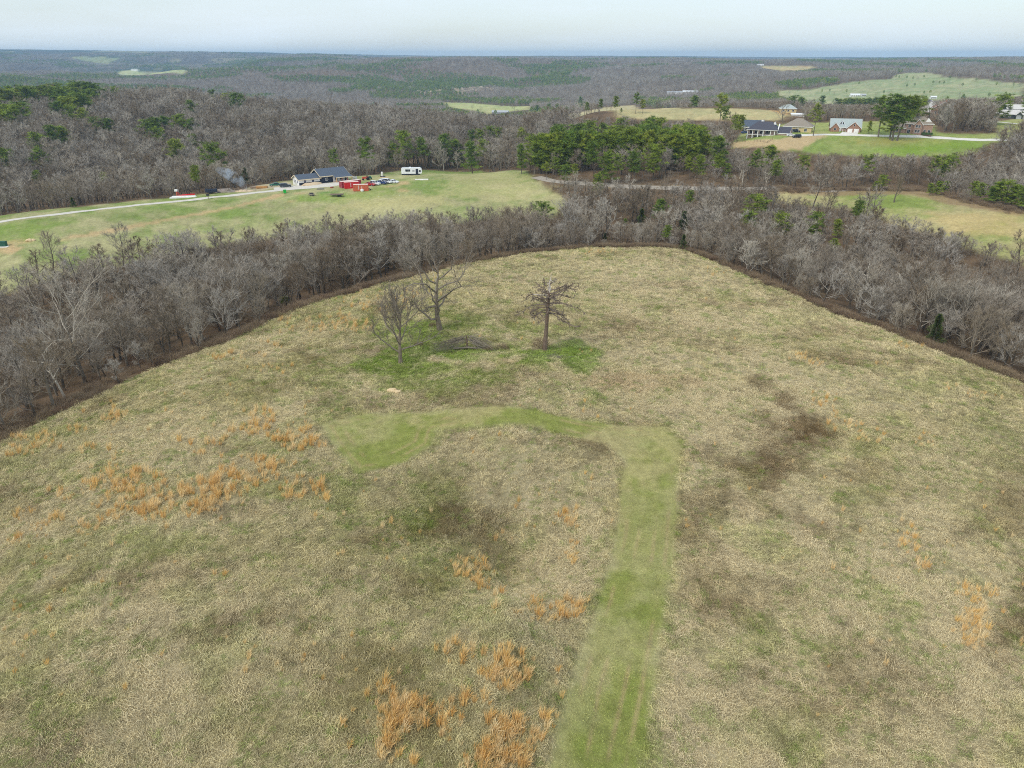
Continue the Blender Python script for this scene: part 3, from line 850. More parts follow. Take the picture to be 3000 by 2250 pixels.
BARE = []
for k, kw in enumerate((dict(H=12, spread=.36), dict(H=12, spread=.42, clear=.18, ang=(1.25, .5)), dict(H=13, spread=.30, clear=.35, n1=14), dict(H=11, spread=.46, clear=.15, wob=.2),
                        dict(H=12, spread=.33, clear=.12, n1=15, ang=(.8, .4)), dict(H=13, spread=.40, clear=.3, wob=.22), dict(H=10, spread=.45, clear=.1, n1=15, ang=(.9, .5), twl=.8))):
    T, C = bare_tree(100 + k, **kw)
    BARE.append((T.mesh('bare_trunk', M['bark']), C.mesh('bare_crown', M['twig']), kw['H']))
def joined(T, C, name, mats):
    n = len(T.v)
    me = mesh_from(name, T.v + C.v, T.f + [tuple(i + n for i in q) for q in C.f], mats, T.bl + C.bl, [0] * len(T.f) + [1] * len(C.f))
    return me
PALEJ = []
BAREJ = []
for k, kw in enumerate((dict(H=12, spread=.36), dict(H=12, spread=.42, clear=.18, ang=(1.25, .5)), dict(H=13, spread=.30, clear=.35, n1=14), dict(H=11, spread=.46, clear=.15, wob=.2),
                        dict(H=12, spread=.33, clear=.12, n1=15, ang=(.8, .4)))):
    T, C = bare_tree(140 + k, n1=10, n2=4, n3=3, tw=7, tww=.06, twl=1.1, **{a: b for a, b in kw.items() if a != 'n1'})
    BAREJ.append(proto('bare_source', joined(T, C, 'bare_source', [M['bark'], M['twig']])))
for k in range(2):
    T, C = bare_tree(160 + k, H=13, spread=.32, clear=.35, n1=9, n2=4, n3=3, tw=6, tww=.05, thick=1.6)
    PALEJ.append(proto('pale_source', joined(T, C, 'pale_source', [M['pale_bark'], M['pale_twig']])))
PINE = []
for k, kw in enumerate((dict(H=16, clear=.42, rad=3.0), dict(H=14, clear=.3, rad=3.1, conic=.2), dict(H=17, clear=.5, rad=2.8), dict(H=13, clear=.22, rad=2.7, conic=.6), dict(H=18, clear=.55, rad=3.4, conic=.1, nb=22))):
    T, C = pine_tree(200 + k, **kw)
    PINE.append((T.mesh('pine_trunk', M['bark']), C.mesh('pine_crown', M['needle']), kw['H']))
CEDAR = []
for k in range(2):
    T, C = cedar_tree(300 + k)
    CEDAR.append((T.mesh('cedar_trunk', M['bark']), C.mesh('cedar_crown', M['cedar']), 7))
BUSHP = [proto('bush_source', bush(400 + k, H=1.6 + .3 * k, rad=1.5 + .2 * k).mesh('bush_source', M['bramble'])) for k in range(3)]
FARB = [proto('far_bare_source', low_tree(500 + k, H=12 + k, rad=3.0 + .4 * k).mesh('far_bare_source', M['twig'])) for k in range(3)]
FARP = [proto('far_pine_source', low_pine(520 + k).mesh('far_pine_source', M['needle'])) for k in range(2)]

def tree(name, mesh3, x, y, h, label, group=None, rotz=0, tilt=(0, 0), wid=1.0, crown_mat=None, trunk_mat=None, z=None):
    """a standing tree: Empty at its foot, trunk and crown as parts"""
    t = bpy.data.objects.new(name, None); COL.objects.link(t)
    t.empty_display_size = .5
    t.location = (x, y, float(height(x, y)) if z is None else z)
    t.rotation_euler = (tilt[0], tilt[1], rotz)
    s = h / mesh3[2]
    t.scale = (s * wid, s * wid, s)
    tag(t, label, 'tree', group)
    a = bpy.data.objects.new('trunk', mesh3[0]); COL.objects.link(a); a.parent = t
    b = bpy.data.objects.new('crown', mesh3[1]); COL.objects.link(b); b.parent = t
    return t

# ------------------------------------------------------------------ roads and drives
M['gravel'] = plain('gravel_drive', S(206, 200, 188), .95, .8, .14)
M['concrete'] = plain('concrete_road', S(224, 220, 210), .9, .5, .10)
M['asphalt'] = plain('old_road', S(168, 158, 144), .95, .5, .14)
CORR = []
def road(name, pts, widths, mat, label, rmin=20, clear=2.5):
    P = hits(pts, rmin)
    CORR.append((P, max(widths) / 2 + clear))
    return strip(name, P, widths, mat, label, world=True)
dw = [(-280, 232)] + [tuple(p) for p in hits([Z1(0, 1222), Z1(500, 1152), Z1(1000, 1096), Z1(1400, 1055), Z1(1700, 1022), Z1(1850, 1008), Z1(1960, 998)])]
strip('driveway', dw, [4.2] * len(dw), M['gravel'], 'pale gravel driveway running up to the white house', world=True)
road('gravel_yard', [Z1(1730, 1006), Z1(1850, 1003), Z1(2000, 985), Z1(2120, 978), Z2(20, 965), Z2(110, 948)], [7, 11, 13, 12, 9, 5], M['gravel'], 'pale gravel yard in front of the white house')
road('road', [Z2(1240, 922), Z2(1330, 948), Z2(1420, 960), Z2(1720, 984), Z2(2212, 998), Z3(300, 1000), Z3(590, 1001), Z3(1200, 1003), Z3(1560, 1006)], [5.5] * 9, M['asphalt'], 'grey back road cut through the bare woods', clear=3.5)
road('street', [Z3(700, 662), Z3(790, 651), Z3(960, 650), Z3(1200, 657), Z3(1500, 665), Z3(1700, 672), Z3(2000, 682), Z3(2250, 692)], [7, 6, 5, 5, 5, 5, 5, 5], M['concrete'], 'pale concrete street in front of the brick houses', 250)
road('lane', [Z3(2000, 566), Z3(2100, 574), Z3(2230, 588)], [5, 5, 5], M['concrete'], 'pale lane below the dark green house', 300)
road('garage_apron', [Z3(1075, 655), Z3(1085, 637)], [9, 8], M['concrete'], 'concrete apron before the two white garage doors', 250, 1)

def corr_clear(x, y):
    ok = np.ones(np.shape(x), bool)
    for P, w_ in CORR:
        d = np.full(np.shape(x), 1e9)
        for i in range(len(P) - 1):
            p, q = P[i], P[i + 1]; e = q - p; L = e @ e + 1e-9
            t = np.clip(((x - p[0]) * e[0] + (y - p[1]) * e[1]) / L, 0, 1)
            d = np.minimum(d, np.hypot(x - p[0] - t * e[0], y - p[1] - t * e[1]))
        ok &= d > w_
    return ok
SITES = []      # (x, y, clear radius) where houses stand
for uv, r_, rm in ((Z3(520, 640), 19, 250), (Z3(680, 600), 14, 250), (Z3(1060, 620), 16, 250), (Z3(1530, 630), 17, 250), (Z3(2100, 545), 22, 300), (Z3(680, 510), 14, 400), (Z3(1570, 510), 12, 400), (Z3(1650, 505), 11, 400),
                   (Z2(1010, 515), 30, 900), (Z3(1120, 405), 25, 1000), (Z3(950, 300), 40, 1000), (Z2(2170, 390), 40, 1000), (Z3(0, 392), 40, 1000), (Z3(1620, 420), 20, 900), (Z1(1980, 950), 17, 100)):
    x_, y_ = H1(uv, rm); SITES.append((x_, y_, r_))
def site_clear(x, y):
    ok = np.ones(np.shape(x), bool)
    for a, b, r_ in SITES: ok &= np.hypot(x - a, y - b) > r_
    return ok

# ------------------------------------------------------------------ trees named one by one
rngt = np.random.default_rng(7)
def top_height(x, y, V):
    """height of a thing at x, y whose top shows at photograph row V"""
    z0 = float(height(x, y))
    hs = np.linspace(.3, 60, 1200)
    return float(hs[np.argmin(np.abs(project(x, y, z0 + hs)[1] - V))])
def place_top(U, V, H, rmin):
    """ground spot, beyond rmin, where a tree H tall reaches photograph point U, V"""
    rs = np.geomspace(rmin, max(rmin * 1.6, 1300 if rmin < 900 else 4000), 500)
    x = np.zeros(500); y = rs.copy()
    for _ in range(3):
        z = height(x, y) + H
        dep = y * CP - (z - CAM_Z) * SP
        x = (U - 1500) / FPX * dep
        y = np.sqrt(np.maximum(rs ** 2 - x ** 2, 1))
    v = project(x, y, height(x, y) + H)[1]
    k = int(np.argmin(np.abs(v - V) + .002 * np.arange(500)))
    return float(x[k]), float(y[k])
TAKEN = []
PINEV = []        # crowns that show in the photograph: column, top row, lowest clear row, half width, distance
NP = [0]
GW_ = 'pines of the dense wood left of the porch house'
def pine_at(uv, H, rmin, label, group, name='pine_tree', vis=None, kind=None, tilt=(0, 0), wid=1.0):
    k = NP[0]; NP[0] += 1
    m = (PINE[k % 5] if kind is None else PINE[kind]) if name == 'pine_tree' else CEDAR[k % 2]
    if vis is not None:            # foot visible: uv is the top, vis the foot
        x, y = H1(vis, rmin); H = top_height(x, y, uv[1])
    else:
        big = label.startswith(('green pine crown', 'dark pine in the evergreen'))
        H *= 1.32 if big else 1.15
        wid *= 1.22 if big else 1.0
        x, y = place_top(uv[0], uv[1], H, rmin)
    TAKEN.append((x, y, 2.6))
    u_, vt, dp = project(x, y, float(height(x, y)) + H); ppm = FPX / dp
    PINEV.append((u_, vt, vt + ppm * H * ((.34 if group == GW_ else .48) if name == 'pine_tree' else .7), ppm * 3.2, math.hypot(x, y)))
    return tree(name, m, x, y, H, label, group, rngt.uniform(0, 6.28), tilt, wid * 1.22)

G1 = 'pines scattered through the forested hill behind the white house'
L1 = 'green pine crown standing out of the bare forest hill behind the driveway'
pine_at(Z1(1395, 708), 20, 250, 'tallest dark pine beside the smoking brush pile', None, vis=Z1(1422, 1000), kind=1, wid=.95)
for x, y, H, rm in ((330, 640, 15, 330), (415, 588, 15, 350), (465, 592, 14, 360), (335, 742, 14, 300), (175, 735, 14, 300), (965, 556, 15, 400), (1010, 540, 16, 400), (1055, 528, 15, 420), (1040, 610, 14, 380), (1150, 518, 15, 430), (1225, 552, 13, 420),
                    (1240, 650, 12, 380), (1148, 675, 16, 350), (512, 468, 14, 450), (572, 480, 14, 440), (648, 538, 13, 420), (732, 545, 13, 420), (1230, 424, 14, 480), (1372, 360, 14, 560), (1512, 380, 16, 540), (1460, 358, 13, 580), (1578, 370, 13, 560), (760, 298, 14, 700)):
    pine_at(Z1(x, y), H, rm, L1, G1)
pine_at(Z1(2152, 755), 13, 345, 'narrow pine rising behind the right end of the white house', None)
pine_at(Z1(325, 885), 10, 300, 'low yellowish pine at the foot of the forest above the driveway', None)
pine_at(Z1(700, 900), 9, 300, 'faint grey-green pine among bare trees above the driveway', None)
pine_at(Z1(1250, 850), 10, 320, 'small green pine just left of the tallest pine', None)
pine_at(Z1(1580, 908), 8, 335, 'dark conical cedar to the right of the smoke', None, 'cedar_tree', wid=1.1)
pine_at(Z1(480, 1058), 7, 250, 'dark cedar against the field edge at far left', None, 'cedar_tree', vis=Z1(480, 1125), wid=1.3)
# pine block on the left crest
GB = 'pines in the dark block on the left skyline of the forest'
n = 0
rp = np.random.default_rng(12)
PB = [Z1(*p) for p in ((0, 395), (150, 335), (300, 310), (640, 305), (670, 330), (540, 410), (300, 470), (150, 465), (0, 410))]
while n < 46:
    U, V = rp.uniform(0, 310), rp.uniform(235, 315)
    if not inpoly(U, V, PB): continue
    if 118 < U < 190 and V > 262: continue
    pine_at((U, V), rp.uniform(13, 17), 520, 'dark pine in the evergreen block on the left forest skyline', GB, kind=[0, 1, 3][n % 3], wid=1.15); n += 1
# beside camper and house
for x, yt, yb, lab, kd in ((165, 678, 925, 'sparse tall pine between the white house and the parked cars', 4), (410, 630, 868, 'dense dark pine directly behind the white camper', 1), (548, 668, 878, 'pine with bare lower trunk just right of the camper', 2),
                       (668, 645, 872, 'broad dark pine in the row right of the camper', 0), (748, 678, 862, 'pine half hidden behind the bleached dead snag', 3), (335, 705, 862, 'small pine left of the dense pine behind the camper', 3),
                       (925, 690, 887, 'single pine standing at the back edge of the ridge field', 4), (1168, 708, 905, 'narrow upright pine at the right corner of the ridge field', 3)):
    pine_at(Z2(x, yt), 15, 200, lab, None, vis=Z2(x, yb), kind=kd, wid=1.1 if x != 1168 else .75)
for x, y, lab in ((840, 625, 'round-topped pine left in the group above the ridge field corner'), (900, 618, 'dark pine second in the group above the ridge field corner'), (972, 598, 'tallest pine of the group above the ridge field corner'), (1032, 608, 'rightmost pine of the group above the ridge field corner'),
                  (845, 690, 'low bushy pine beside the single field-edge pine'), (1168, 614, 'slim pine rising behind the narrow upright pine')):
    pine_at(Z2(x, y), 15, 352, lab, None, wid=1.05)
# pine wood
GW = 'pines of the dense wood left of the porch house'
PW = [Z2(*p) for p in ((1250, 740), (1290, 650), (1400, 580), (1560, 560), (1750, 560), (1900, 528), (2050, 530), (2212, 555))] + [Z3(*p) for p in ((200, 590), (240, 640), (200, 690))] + [Z2(*p) for p in ((2200, 660), (2050, 720), (1900, 740), (1800, 690), (1650, 770), (1400, 790), (1290, 760))]
n = 0
while n < 104:
    U, V = rp.uniform(1560, 2110), rp.uniform(335, 460)
    if not inpoly(U, V, PW): continue
    if rp.uniform() < .45 and vnoise(np.array([U / 45.]), np.array([V / 24.]), 4)[0] > .66: continue
    pine_at((U + rp.normal() * 14, V), rp.uniform(12, 16), 352, ('green pine at the front of the dense wood' if V > 410 else ('green pine inside the dense wood' if V > 372 else 'green pine on the top line of the dense wood')) + (', its left part' if U < 1730 else (', its middle part' if U < 1930 else ', its right part')), GW, kind=[0, 1, 3, 1][n % 4], wid=1.15); n += 1
GM = 'pines dotted among the bare trees between the meadow and the road'
for x, y, H in ((1330, 835, 6.5), (1395, 798, 7.5), (1450, 850, 7.5), (1520, 845, 7), (1720, 758, 12), (1800, 783, 11), (1910, 760, 12), (2040, 718, 13), (1650, 698, 14)):
    pine_at(Z2(x, y), H, 290, 'pine among bare trees along the back road below the pine wood', 'pines along the back road', wid=1.1)
pine_at(Z2(1660, 890), 9, 270, 'green pine leaning sharply over the back road', None, tilt=(0, rad(28)), kind=3)
pine_at(Z2(1320, 1088), 9, 200, 'bright flat-topped pine alone at the tip of the ridge field', None, kind=1, wid=1.25)
for uv, H, rm, lab in ((Z2(2072, 1064), 10, 200, 'open pine above the saddle of the meadow skyline'), (Z2(1950, 1130), 7, 180, 'dark cedar behind the meadow skyline centre'), (Z2(2100, 1238), 6, 175, 'bright green young pine just behind the meadow skyline'),
                       (Z2(1838, 1192), 3, 200, 'tiny green shrub pine behind the meadow skyline'), (Z2(1710, 1290), 3, 190, 'dark low cedar at the meadow skyline'), (Z3(15, 1150), 8, 180, 'pine paired with a dark cedar behind the right skyline'),
                       (Z3(10, 1300), 4, 165, 'dark cedar at the right end of the meadow skyline'), (Z3(40, 1014), 8, 220, 'small pine in bare woods below the back road'),
                       (Z3(505, 1045), 10, 215, 'ragged tall pine behind the broad yellow-green pine'), (Z3(430, 1140), 9, 190, 'broad yellow-green pine in the right-hand wood'), (Z3(645, 1165), 9, 185, 'second broad yellow-green pine, with a leaning bare trunk'),
                       (Z3(868, 1150), 9, 190, 'narrow ragged pine in the right-hand wood'), (Z3(1125, 1078), 9, 200, 'pine leaning right against the far right field'), (Z3(1012, 1195), 6, 185, 'small bright pine between bare crowns in the right-hand wood'),
                       (Z3(860, 1245), 5, 175, 'low green pine below the narrow ragged pine'), ((2446, 697), 6, 150, 'dark green pine low in the right-hand wood'),
                       ((2732, 922), 5.5, 120, 'dark drooping cedar at the meadow edge by the white-barked tree')):
    ced = 'cedar' in lab
    pine_at(uv, H, rm, lab, None, 'cedar_tree' if 'dark cedar' in lab or 'low cedar' in lab or 'drooping cedar' in lab else 'pine_tree', kind=1 if 'broad' in lab else None, wid=1.35 if 'broad' in lab else 1.1)
# hill behind the pine wood
for x, y, yb, lab in ((1462, 474, 545, 'pine clump at the left of the tan hill'), (1548, 408, 530, 'tall feathery pine on the tan hill'), (1592, 440, 525, 'thin pine on the tan hill beside the feathery one'), (1672, 420, 520, 'lollipop-shaped pine on the tan hill'),
                      (1780, 402, 530, 'largest pine on the tan hill'), (1812, 480, 535, 'stubby pine at the foot of the largest tan-hill pine'), (1905, 385, 515, 'high pine at the right of the tan hill'), (1952, 420, 515, 'greyish pine right of the tan hill top'),
                      (1340, 450, 540, 'dark pine on the slope left of the tan hill'), (1270, 460, 540, 'leaning dark pine at far left of the tan hill'), (1395, 455, 540, 'faint pine between the slope pines and the tan hill')):
    pine_at(Z2(x, y), 20, 380, lab, None, vis=Z2(x, yb), kind=[4, 2, 0][x % 3], wid=.95)
for uv, vb, lab, kd in ((Z3(275, 475), Z3(260, 640), 'tall ragged pine left of the porch house', 4), (Z3(330, 525), Z3(325, 690), 'pine with round top in front of the porch house gable', 2), (Z3(390, 525), Z3(345, 705), 'pine leaning right beside the porch house', 2),
                        (Z3(880, 455), Z3(845, 660), 'two-tiered pine alone on the dry lawn', 4), (Z3(1290, 412), Z3(1268, 668), 'left slim pine of the lawn group', 4),
                        (Z3(1365, 392), Z3(1357, 690), 'tallest pine of the lawn group', 0), (Z3(1440, 402), Z3(1388, 690), 'right leaning pine of the lawn group', 2), (Z3(1350, 480), Z3(1340, 682), 'full dark pine filling the lawn group', 1),
                        (Z3(1530, 415), Z3(1500, 640), 'broad-topped pine in front of the tan-roofed house', 4), (Z3(1215, 560), Z3(1205, 645), 'small bushy pine right of the brick garage house', 3)):
    pine_at(uv, 20, 250, lab, None, vis=vb, kind=kd, wid=1.5 if 'lawn group' in lab or 'broad-topped' in lab else 1.0)
GS = 'pines and cedars in the green belt behind the brick houses'
for i, x in enumerate(np.linspace(1000, 1290, 15)):
    pine_at(Z3(x, 455 + 14 * ((i * 7) % 4)), 15, 530, 'dark evergreen in the belt behind the brick garage house', GS, kind=[1, 3, 0][i % 3], wid=1.2)
for x, y, lab in ((80, 393, 'tall thin pine on the skyline of the tan hill'), (265, 396, 'spreading pine behind the tan hill'), (710, 400, 'large dark pine in front of the grey-roofed white house'), (772, 414, 'second dark pine beside the grey-roofed white house'), (900, 430, 'pale green tree behind the two-tiered pine')):
    pine_at(Z3(x, y), 18, 480, lab, None, kind=1 if x in (710, 772) else None, wid=1.1)
GR = 'pines along the bare wood below the green lawn'
for x, y, H in ((590, 715, 12), (485, 755, 12), (612, 815, 9), (785, 785, 9), (245, 782, 9), (130, 780, 9), (1190, 788, 11), (1625, 790, 11), (1680, 785, 12), (60, 800, 8), (290, 835, 6)):
    pine_at(Z3(x, y), H, 300, 'pine in the bare wood below the lawn of the brick houses', GR, wid=1.2)
GF = 'pines along the back edge of the right field'
for x, y, yb in ((1285, 915, 1015), (1240, 950, 1015), (1600, 965, 1045), (1640, 950, 1045), (1690, 950, 1035), (1870, 950, 1060), (1925, 965, 1075), (1990, 985, 1100), (2030, 955, 1110), (2085, 950, 1118), (2120, 970, 1120), (2190, 985, 1140), (2240, 970, 1140)):
    pine_at(Z3(x, y), 11, 200, 'bushy young pine at the back edge of the right field', GF, vis=Z3(x, yb), kind=[3, 1][x % 2], wid=1.3)
for x, y, lab in ((2140, 418, 'round dark pine behind the dark green house'), (2195, 420, 'dark pine at the frame edge behind the dark green house'), (1960, 415, 'dark cedar rising from bare trees left of the dark green house')):
    pine_at(Z3(x, y), 15, 560, lab, None, kind=1, wid=1.4)
# yellow-green willow-like shrubs by the white house
T_, C_ = bush(60, 4.5, 2.6, 900, .12), bush(61, 4.5, 2.6, 900, .12)
def shrub(name, me, x, y, s, label, group=None, cat='shrub'):
    return tag(obj(name, me, None, (x, y, float(height(x, y))), rngt.uniform(0, 6), s), label, cat, group)
YB = T_.mesh('leafing_shrub', M['yellow_leaf'])
x, y = place_top(*Z1(1885, 825), 5.5, 345); shrub('leafing_shrub', YB, x, y, 1.25, 'yellow-green leafing bush behind the left gable of the white house')
x, y = place_top(*zc(840, 180), 5.0, 350); shrub('leafing_shrub', YB, x, y, 1.1, 'olive leafing bush behind the ridge of the white house')
x, y = H1((835, 888)); shrub('leafing_shrub', YB, x, y, .55, 'small yellow-green bush in the left bramble edge')

# ------------------------------------------------------------------ the three trees on the hilltop, the fallen one, brush
x, y = H1(F(950, 714))
h = top_height(x, y, 548 * K)
T, C = bare_tree(24, H=h * 1.02, r0=.52, clear=.22, spread=.66, up=.05, n1=13, n2=6, n3=4, tw=6, twl=.8, tww=.05, wob=.32, ang=(1.4, .6), thick=1.5)
TAKEN.append((x, y, 5))
t = tree('oak_tree', (T.mesh('oak_trunk', M['oak_bark']), C.mesh('oak_crown', M['oak_twig']), h), x, y, h, 'large gnarled bare oak on the hilltop, biggest of the three lone trees', None, 1.0, (0, rad(-4)))
B = MB(); rg = np.random.default_rng(3)
pth, _ = limb(rg, (0, 0, h * .55), (-.75, -.2, .75), h * .4, 5, .12, .05)
B.tube(pth, [.2, .17, .13, .1, .07, .03], 5)
pth2, _ = limb(rg, pth[3], (-.3, 0, .9), h * .2, 4, .15, .05); B.tube(pth2, [.09, .07, .05, .03, .015], 4)
b = obj('bleached_limb', B.mesh('bleached_limb', M['bleached']), t); b['label'] = 'bleached bare limb high on the left side'
x, y = H1(F(865, 786))
h = top_height(x, y, 655 * K)
T, C = bare_tree(31, H=h, r0=.34, clear=.24, spread=.68, up=.11, n1=14, n2=6, n3=5, tw=9, twl=.85, tww=.038, wob=.15, ang=(1.3, .45), thick=1.3)
tree('fan_shaped_tree', (T.mesh('fan_trunk', M['oak_bark']), C.mesh('fan_crown', M['oak_twig']), h), x, y, h, 'small fan-shaped bare tree on bright grass, leftmost of the lone trees', None, 2.0, (0, rad(-5)))
# pine snag
def snag(x, y, h):
    rng = np.random.default_rng(5)
    root = bpy.data.objects.new('dead_pine', None); COL.objects.link(root)
    root.location = (x, y, float(height(x, y))); root.rotation_euler = (0, rad(2), 0)
    tag(root, 'dead pine snag with flat spreading branches, rightmost of the lone hilltop trees', 'tree')
    T = MB()
    tp = [(0, 0, -.4), (0, 0, h * .2), (.05, 0, h * .45), (.1, 0, h * .7), (.12, 0, h * .78)]
    T.tube(tp, [.42, .33, .29, .24, .18], 8)
    obj('trunk', T.mesh('snag_trunk', M['snag']), root)
    Bz = MB()
    Bz.tube([(.12, 0, h * .77), (.3, 0, h * .83), (.05, 0, h * .88), (.25, 0, h * .94), (.3, 0, h)], [.19, .14, .12, .08, .02], 5)
    Bz.tube([(.12, 0, h * .78), (-.15, 0, h * .85), (-.25, 0, h * .91)], [.12, .07, .02], 4)
    Bz.tube([(.25, 0, h * .93), (.7, 0, h * .91), (1.2, .1, h * .87)], [.05, .04, .015], 4)
    Bz.tube([(.1, 0, h * .74), (-1.2, -.3, h * .745), (-2.4, -.4, h * .75)], [.1, .08, .04], 4)
    o = obj('dead_top', Bz.mesh('dead_top', M['bleached']), root); o['label'] = 'bleached broken top and limb'
    C = MB()
    for i in range(30):
        t = .5 + .3 * (i + rng.uniform(0, .8)) / 30
        phi = i * 2.4 + rng.normal() * .3
        L = rng.uniform(2.4, 6.6) * (1.0 if .55 < t < .75 else .8)
        lift = .25 if t > .66 else -.02
        p = np.array([.08, 0, h * t])
        bp, bd = limb(rng, p, (math.cos(phi), math.sin(phi), lift), L, 6, .24, -.035 if t < .66 else .01)
        C.tube(bp, [.13, .11, .09, .075, .06, .045, .02], 4)
        for j in range(8):
            s = .42 + .58 * (j + rng.uniform(0, .9)) / 8
            q, e = along(bp, min(s, .98))
            d2 = unit(rot_to(e, rng.uniform(.4, 1.0), rng.uniform(0, 2 * PI)) + np.array([0, 0, .1]))
            sp, _ = limb(rng, q, d2, rng.uniform(.6, 1.3), 3, .3, .03)
            C.tube(sp, [.05, .04, .03, .02], 3, False)
            for m in range(10):
                q4, e4 = along(sp, min(.98, rng.uniform(.2, 1)))
                C.blade(q4, q4 + unit(rot_to(e4, rng.uniform(.3, 1.2), rng.uniform(0, 6.28))) * rng.uniform(.25, .55), .085, rng)
    obj('crown', C.mesh('snag_crown', M['snag_twig']), root)
x, y = H1(F(1177, 758)); snag(x, y, top_height(x, y, 593 * K))
def fallen(x, y):
    rng = np.random.default_rng(6)
    root = bpy.data.objects.new('fallen_tree', None); COL.objects.link(root)
    root.location = (x, y, float(height(x, y)))
    tag(root, 'grey fallen treetop propped on a broken stub between the lone trees', 'fallen tree')
    T = MB()
    T.tube([(.3, .2, -.3), (.35, .15, 1.2), (.25, .1, 2.6)], [.2, .16, .1], 6)
    o = obj('stub', T.mesh('stub', M['snag']), root)
    T = MB(); T.tube([(-2.0, -.6, .5), (.5, -.2, .55), (3.0, -.1, .25)], [.16, .18, .14], 6)
    obj('log', T.mesh('log', M['dead_grey']), root)
    C = MB()
    for side, n in ((-1, 46), (1, 40)):
        for i in range(n):
            p = np.array([.3 + side * rng.uniform(0, .8), rng.normal() * .5, rng.uniform(1.6, 2.6)])
            q = np.array([side * rng.uniform(2.0, 5.4) - (.6 if side < 0 else -.2), rng.normal() * 1.3, rng.uniform(0, 1.0)])
            m = (p + q) / 2 + rng.normal(size=3) * .35 + np.array([0, 0, .1])
            C.tube([p, m, q], [.035, .028, .012], 3, False)
            for k in range(12):
                s = rng.uniform(.25, 1); a = p * (1 - s) + q * s + rng.normal(size=3) * .12
                C.blade(a, a + unit((side * .7 + rng.normal() * .5, rng.normal() * .7, -.25 + rng.normal() * .3)) * rng.uniform(.4, 1.0), .03, rng)
    obj('branches', C.mesh('fallen_branches', M['dead_grey']), root)
x, y = H1(F(1005, 756)); fallen(x, y)
BR = [bush(70 + k, 1.5 + .5 * k, 1.5, 420, .022).mesh('bare_shrub', M['bramble']) for k in range(2)]
for uv, s, lab in ((F(1168, 752), 1.35, 'leafless shrub growing against the foot of the dead pine'), (F(1085, 756), 1.1, 'low brown shrub between fallen treetop and dead pine'), (F(1055, 757), .8, 'tiny brown shrub at the right end of the fallen treetop'),
                   (F(935, 705), .7, 'thin shrub beside the oak trunk'), (F(905, 748), .8, 'brown weed clump between the small tree and fallen treetop')):
    x, y = H1(uv); shrub('bare_shrub', BR[0 if s < 1.2 else 1], x, y, s, lab)
DB = MB(); rg = np.random.default_rng(8)
for i in range(120):
    a = np.array([rg.normal() * 1.1, rg.normal() * .5, rg.uniform(0, .35)]); b2 = a + np.array([rg.normal() * .7, rg.normal() * .3, rg.normal() * .15])
    DB.tube([a, (a + b2) / 2 + np.array([0, 0, .08]), b2], [.025, .02, .01], 3, False)
x, y = H1(F(1190, 772)); tag(obj('brush_heap', DB.mesh('brush_heap', M['dead_grey']), None, (x, y, float(height(x, y)))), 'flat heap of grey sticks in front of the dead pine', 'brush')
# pale rocks on the meadow
def rock(seed, sx, sy, sz):
    rng = np.random.default_rng(seed)
    import bmesh
    bm = bmesh.new(); bmesh.ops.create_icosphere(bm, subdivisions=3, radius=1)
    for v in bm.verts:
        p = np.array(v.co); nn = .75 + .5 * vnoise(np.array([p[0] * 1.6 + seed]), np.array([p[1] * 1.6 + p[2] * 1.3]), seed)[0] + .15 * vnoise(np.array([p[0] * 5]), np.array([p[1] * 5 + p[2] * 4]), seed)[0]
        v.co = Vector((p[0] * sx * nn, p[1] * sy * nn, p[2] * sz * nn))
    me = bpy.data.meshes.new('rock'); bm.to_mesh(me); bm.free()
    return me
M['sandrock'] = plain('sandstone', S(214, 190, 150), .95, 3, .2, bump=.05)
for i, (dx, dy, s, lab) in enumerate(((0, 0, .75, 'larger tan lump of rock lying on the meadow below the fan-shaped tree'), (.95, -.45, .55, 'smaller tan lump of rock beside the larger one on the meadow'))):
    x, y = H1(F(846, 846)); x += dx; y += dy
    me = rock(i + 1, s * .9, s * .7, s * .55); me.materials.append(M['sandrock'])
    tag(obj('rock', me, None, (x, y, float(height(x, y)) + .15), i), lab, 'rock')

# ------------------------------------------------------------------ white-barked and other singled-out bare trees
def special(uv_foot, v_top, seed, label, bark, twig, rmin=20, r0=.2, tilt=(0, 0), name='bare_tree', group=None, **kw):
    x, y = H1(uv_foot, rmin); h = top_height(x, y, v_top)
    T, C = bare_tree(seed, H=h, r0=r0, **kw)
    TAKEN.append((x, y, 2.5))
    return tree(name, (T.mesh('special_trunk', M[bark]), C.mesh('special_crown', M[twig]), h), x, y, h, label, group, seed, tilt)
def pale_tree(uv_foot, v_top, seed, label, tilt=(0, 0), rmin=20, **kw):
    """sycamore: white stem and main limbs, brown twigs"""
    x, y = H1(uv_foot, rmin); h = top_height(x, y, v_top)
    T, C = bare_tree(seed, H=h, r0=.17, clear=.3, spread=.34, n1=8, n2=4, n3=4, tw=7, wob=.22, tww=.03, **kw)
    rng = np.random.default_rng(seed)
    L = MB()
    for i in range(8):
        p = np.array([0, 0, h * (.3 + .06 * i)]); phi = i * 2.2 + seed
        bp, _ = limb(rng, p, (math.cos(phi), math.sin(phi), .55), h * rng.uniform(.16, .34), 5, .22, .08)
        L.tube(bp, [.12, .1, .08, .06, .045, .02], 4)
    t = tree('sycamore_tree', (T.mesh('sycamore_trunk', M['pale_bark']), C.mesh('sycamore_twigs', M['twig']), h), x, y, h, label, None, 0, tilt)
    obj('limb', L.mesh('sycamore_limb', M['pale_bark']), t)
    TAKEN.append((x, y, 2.5))
pale_tree((2675, 950), 770, 41, 'slender white-barked tree standing at the right meadow edge', (0, rad(9)))
pale_tree((2508, 900), 745, 42, 'white-limbed forked tree deep in the right-hand wood', (0, rad(6)))
pale_tree((2728, 915), 850, 43, 'short white-barked sapling next to the slender white tree', (0, rad(3)))
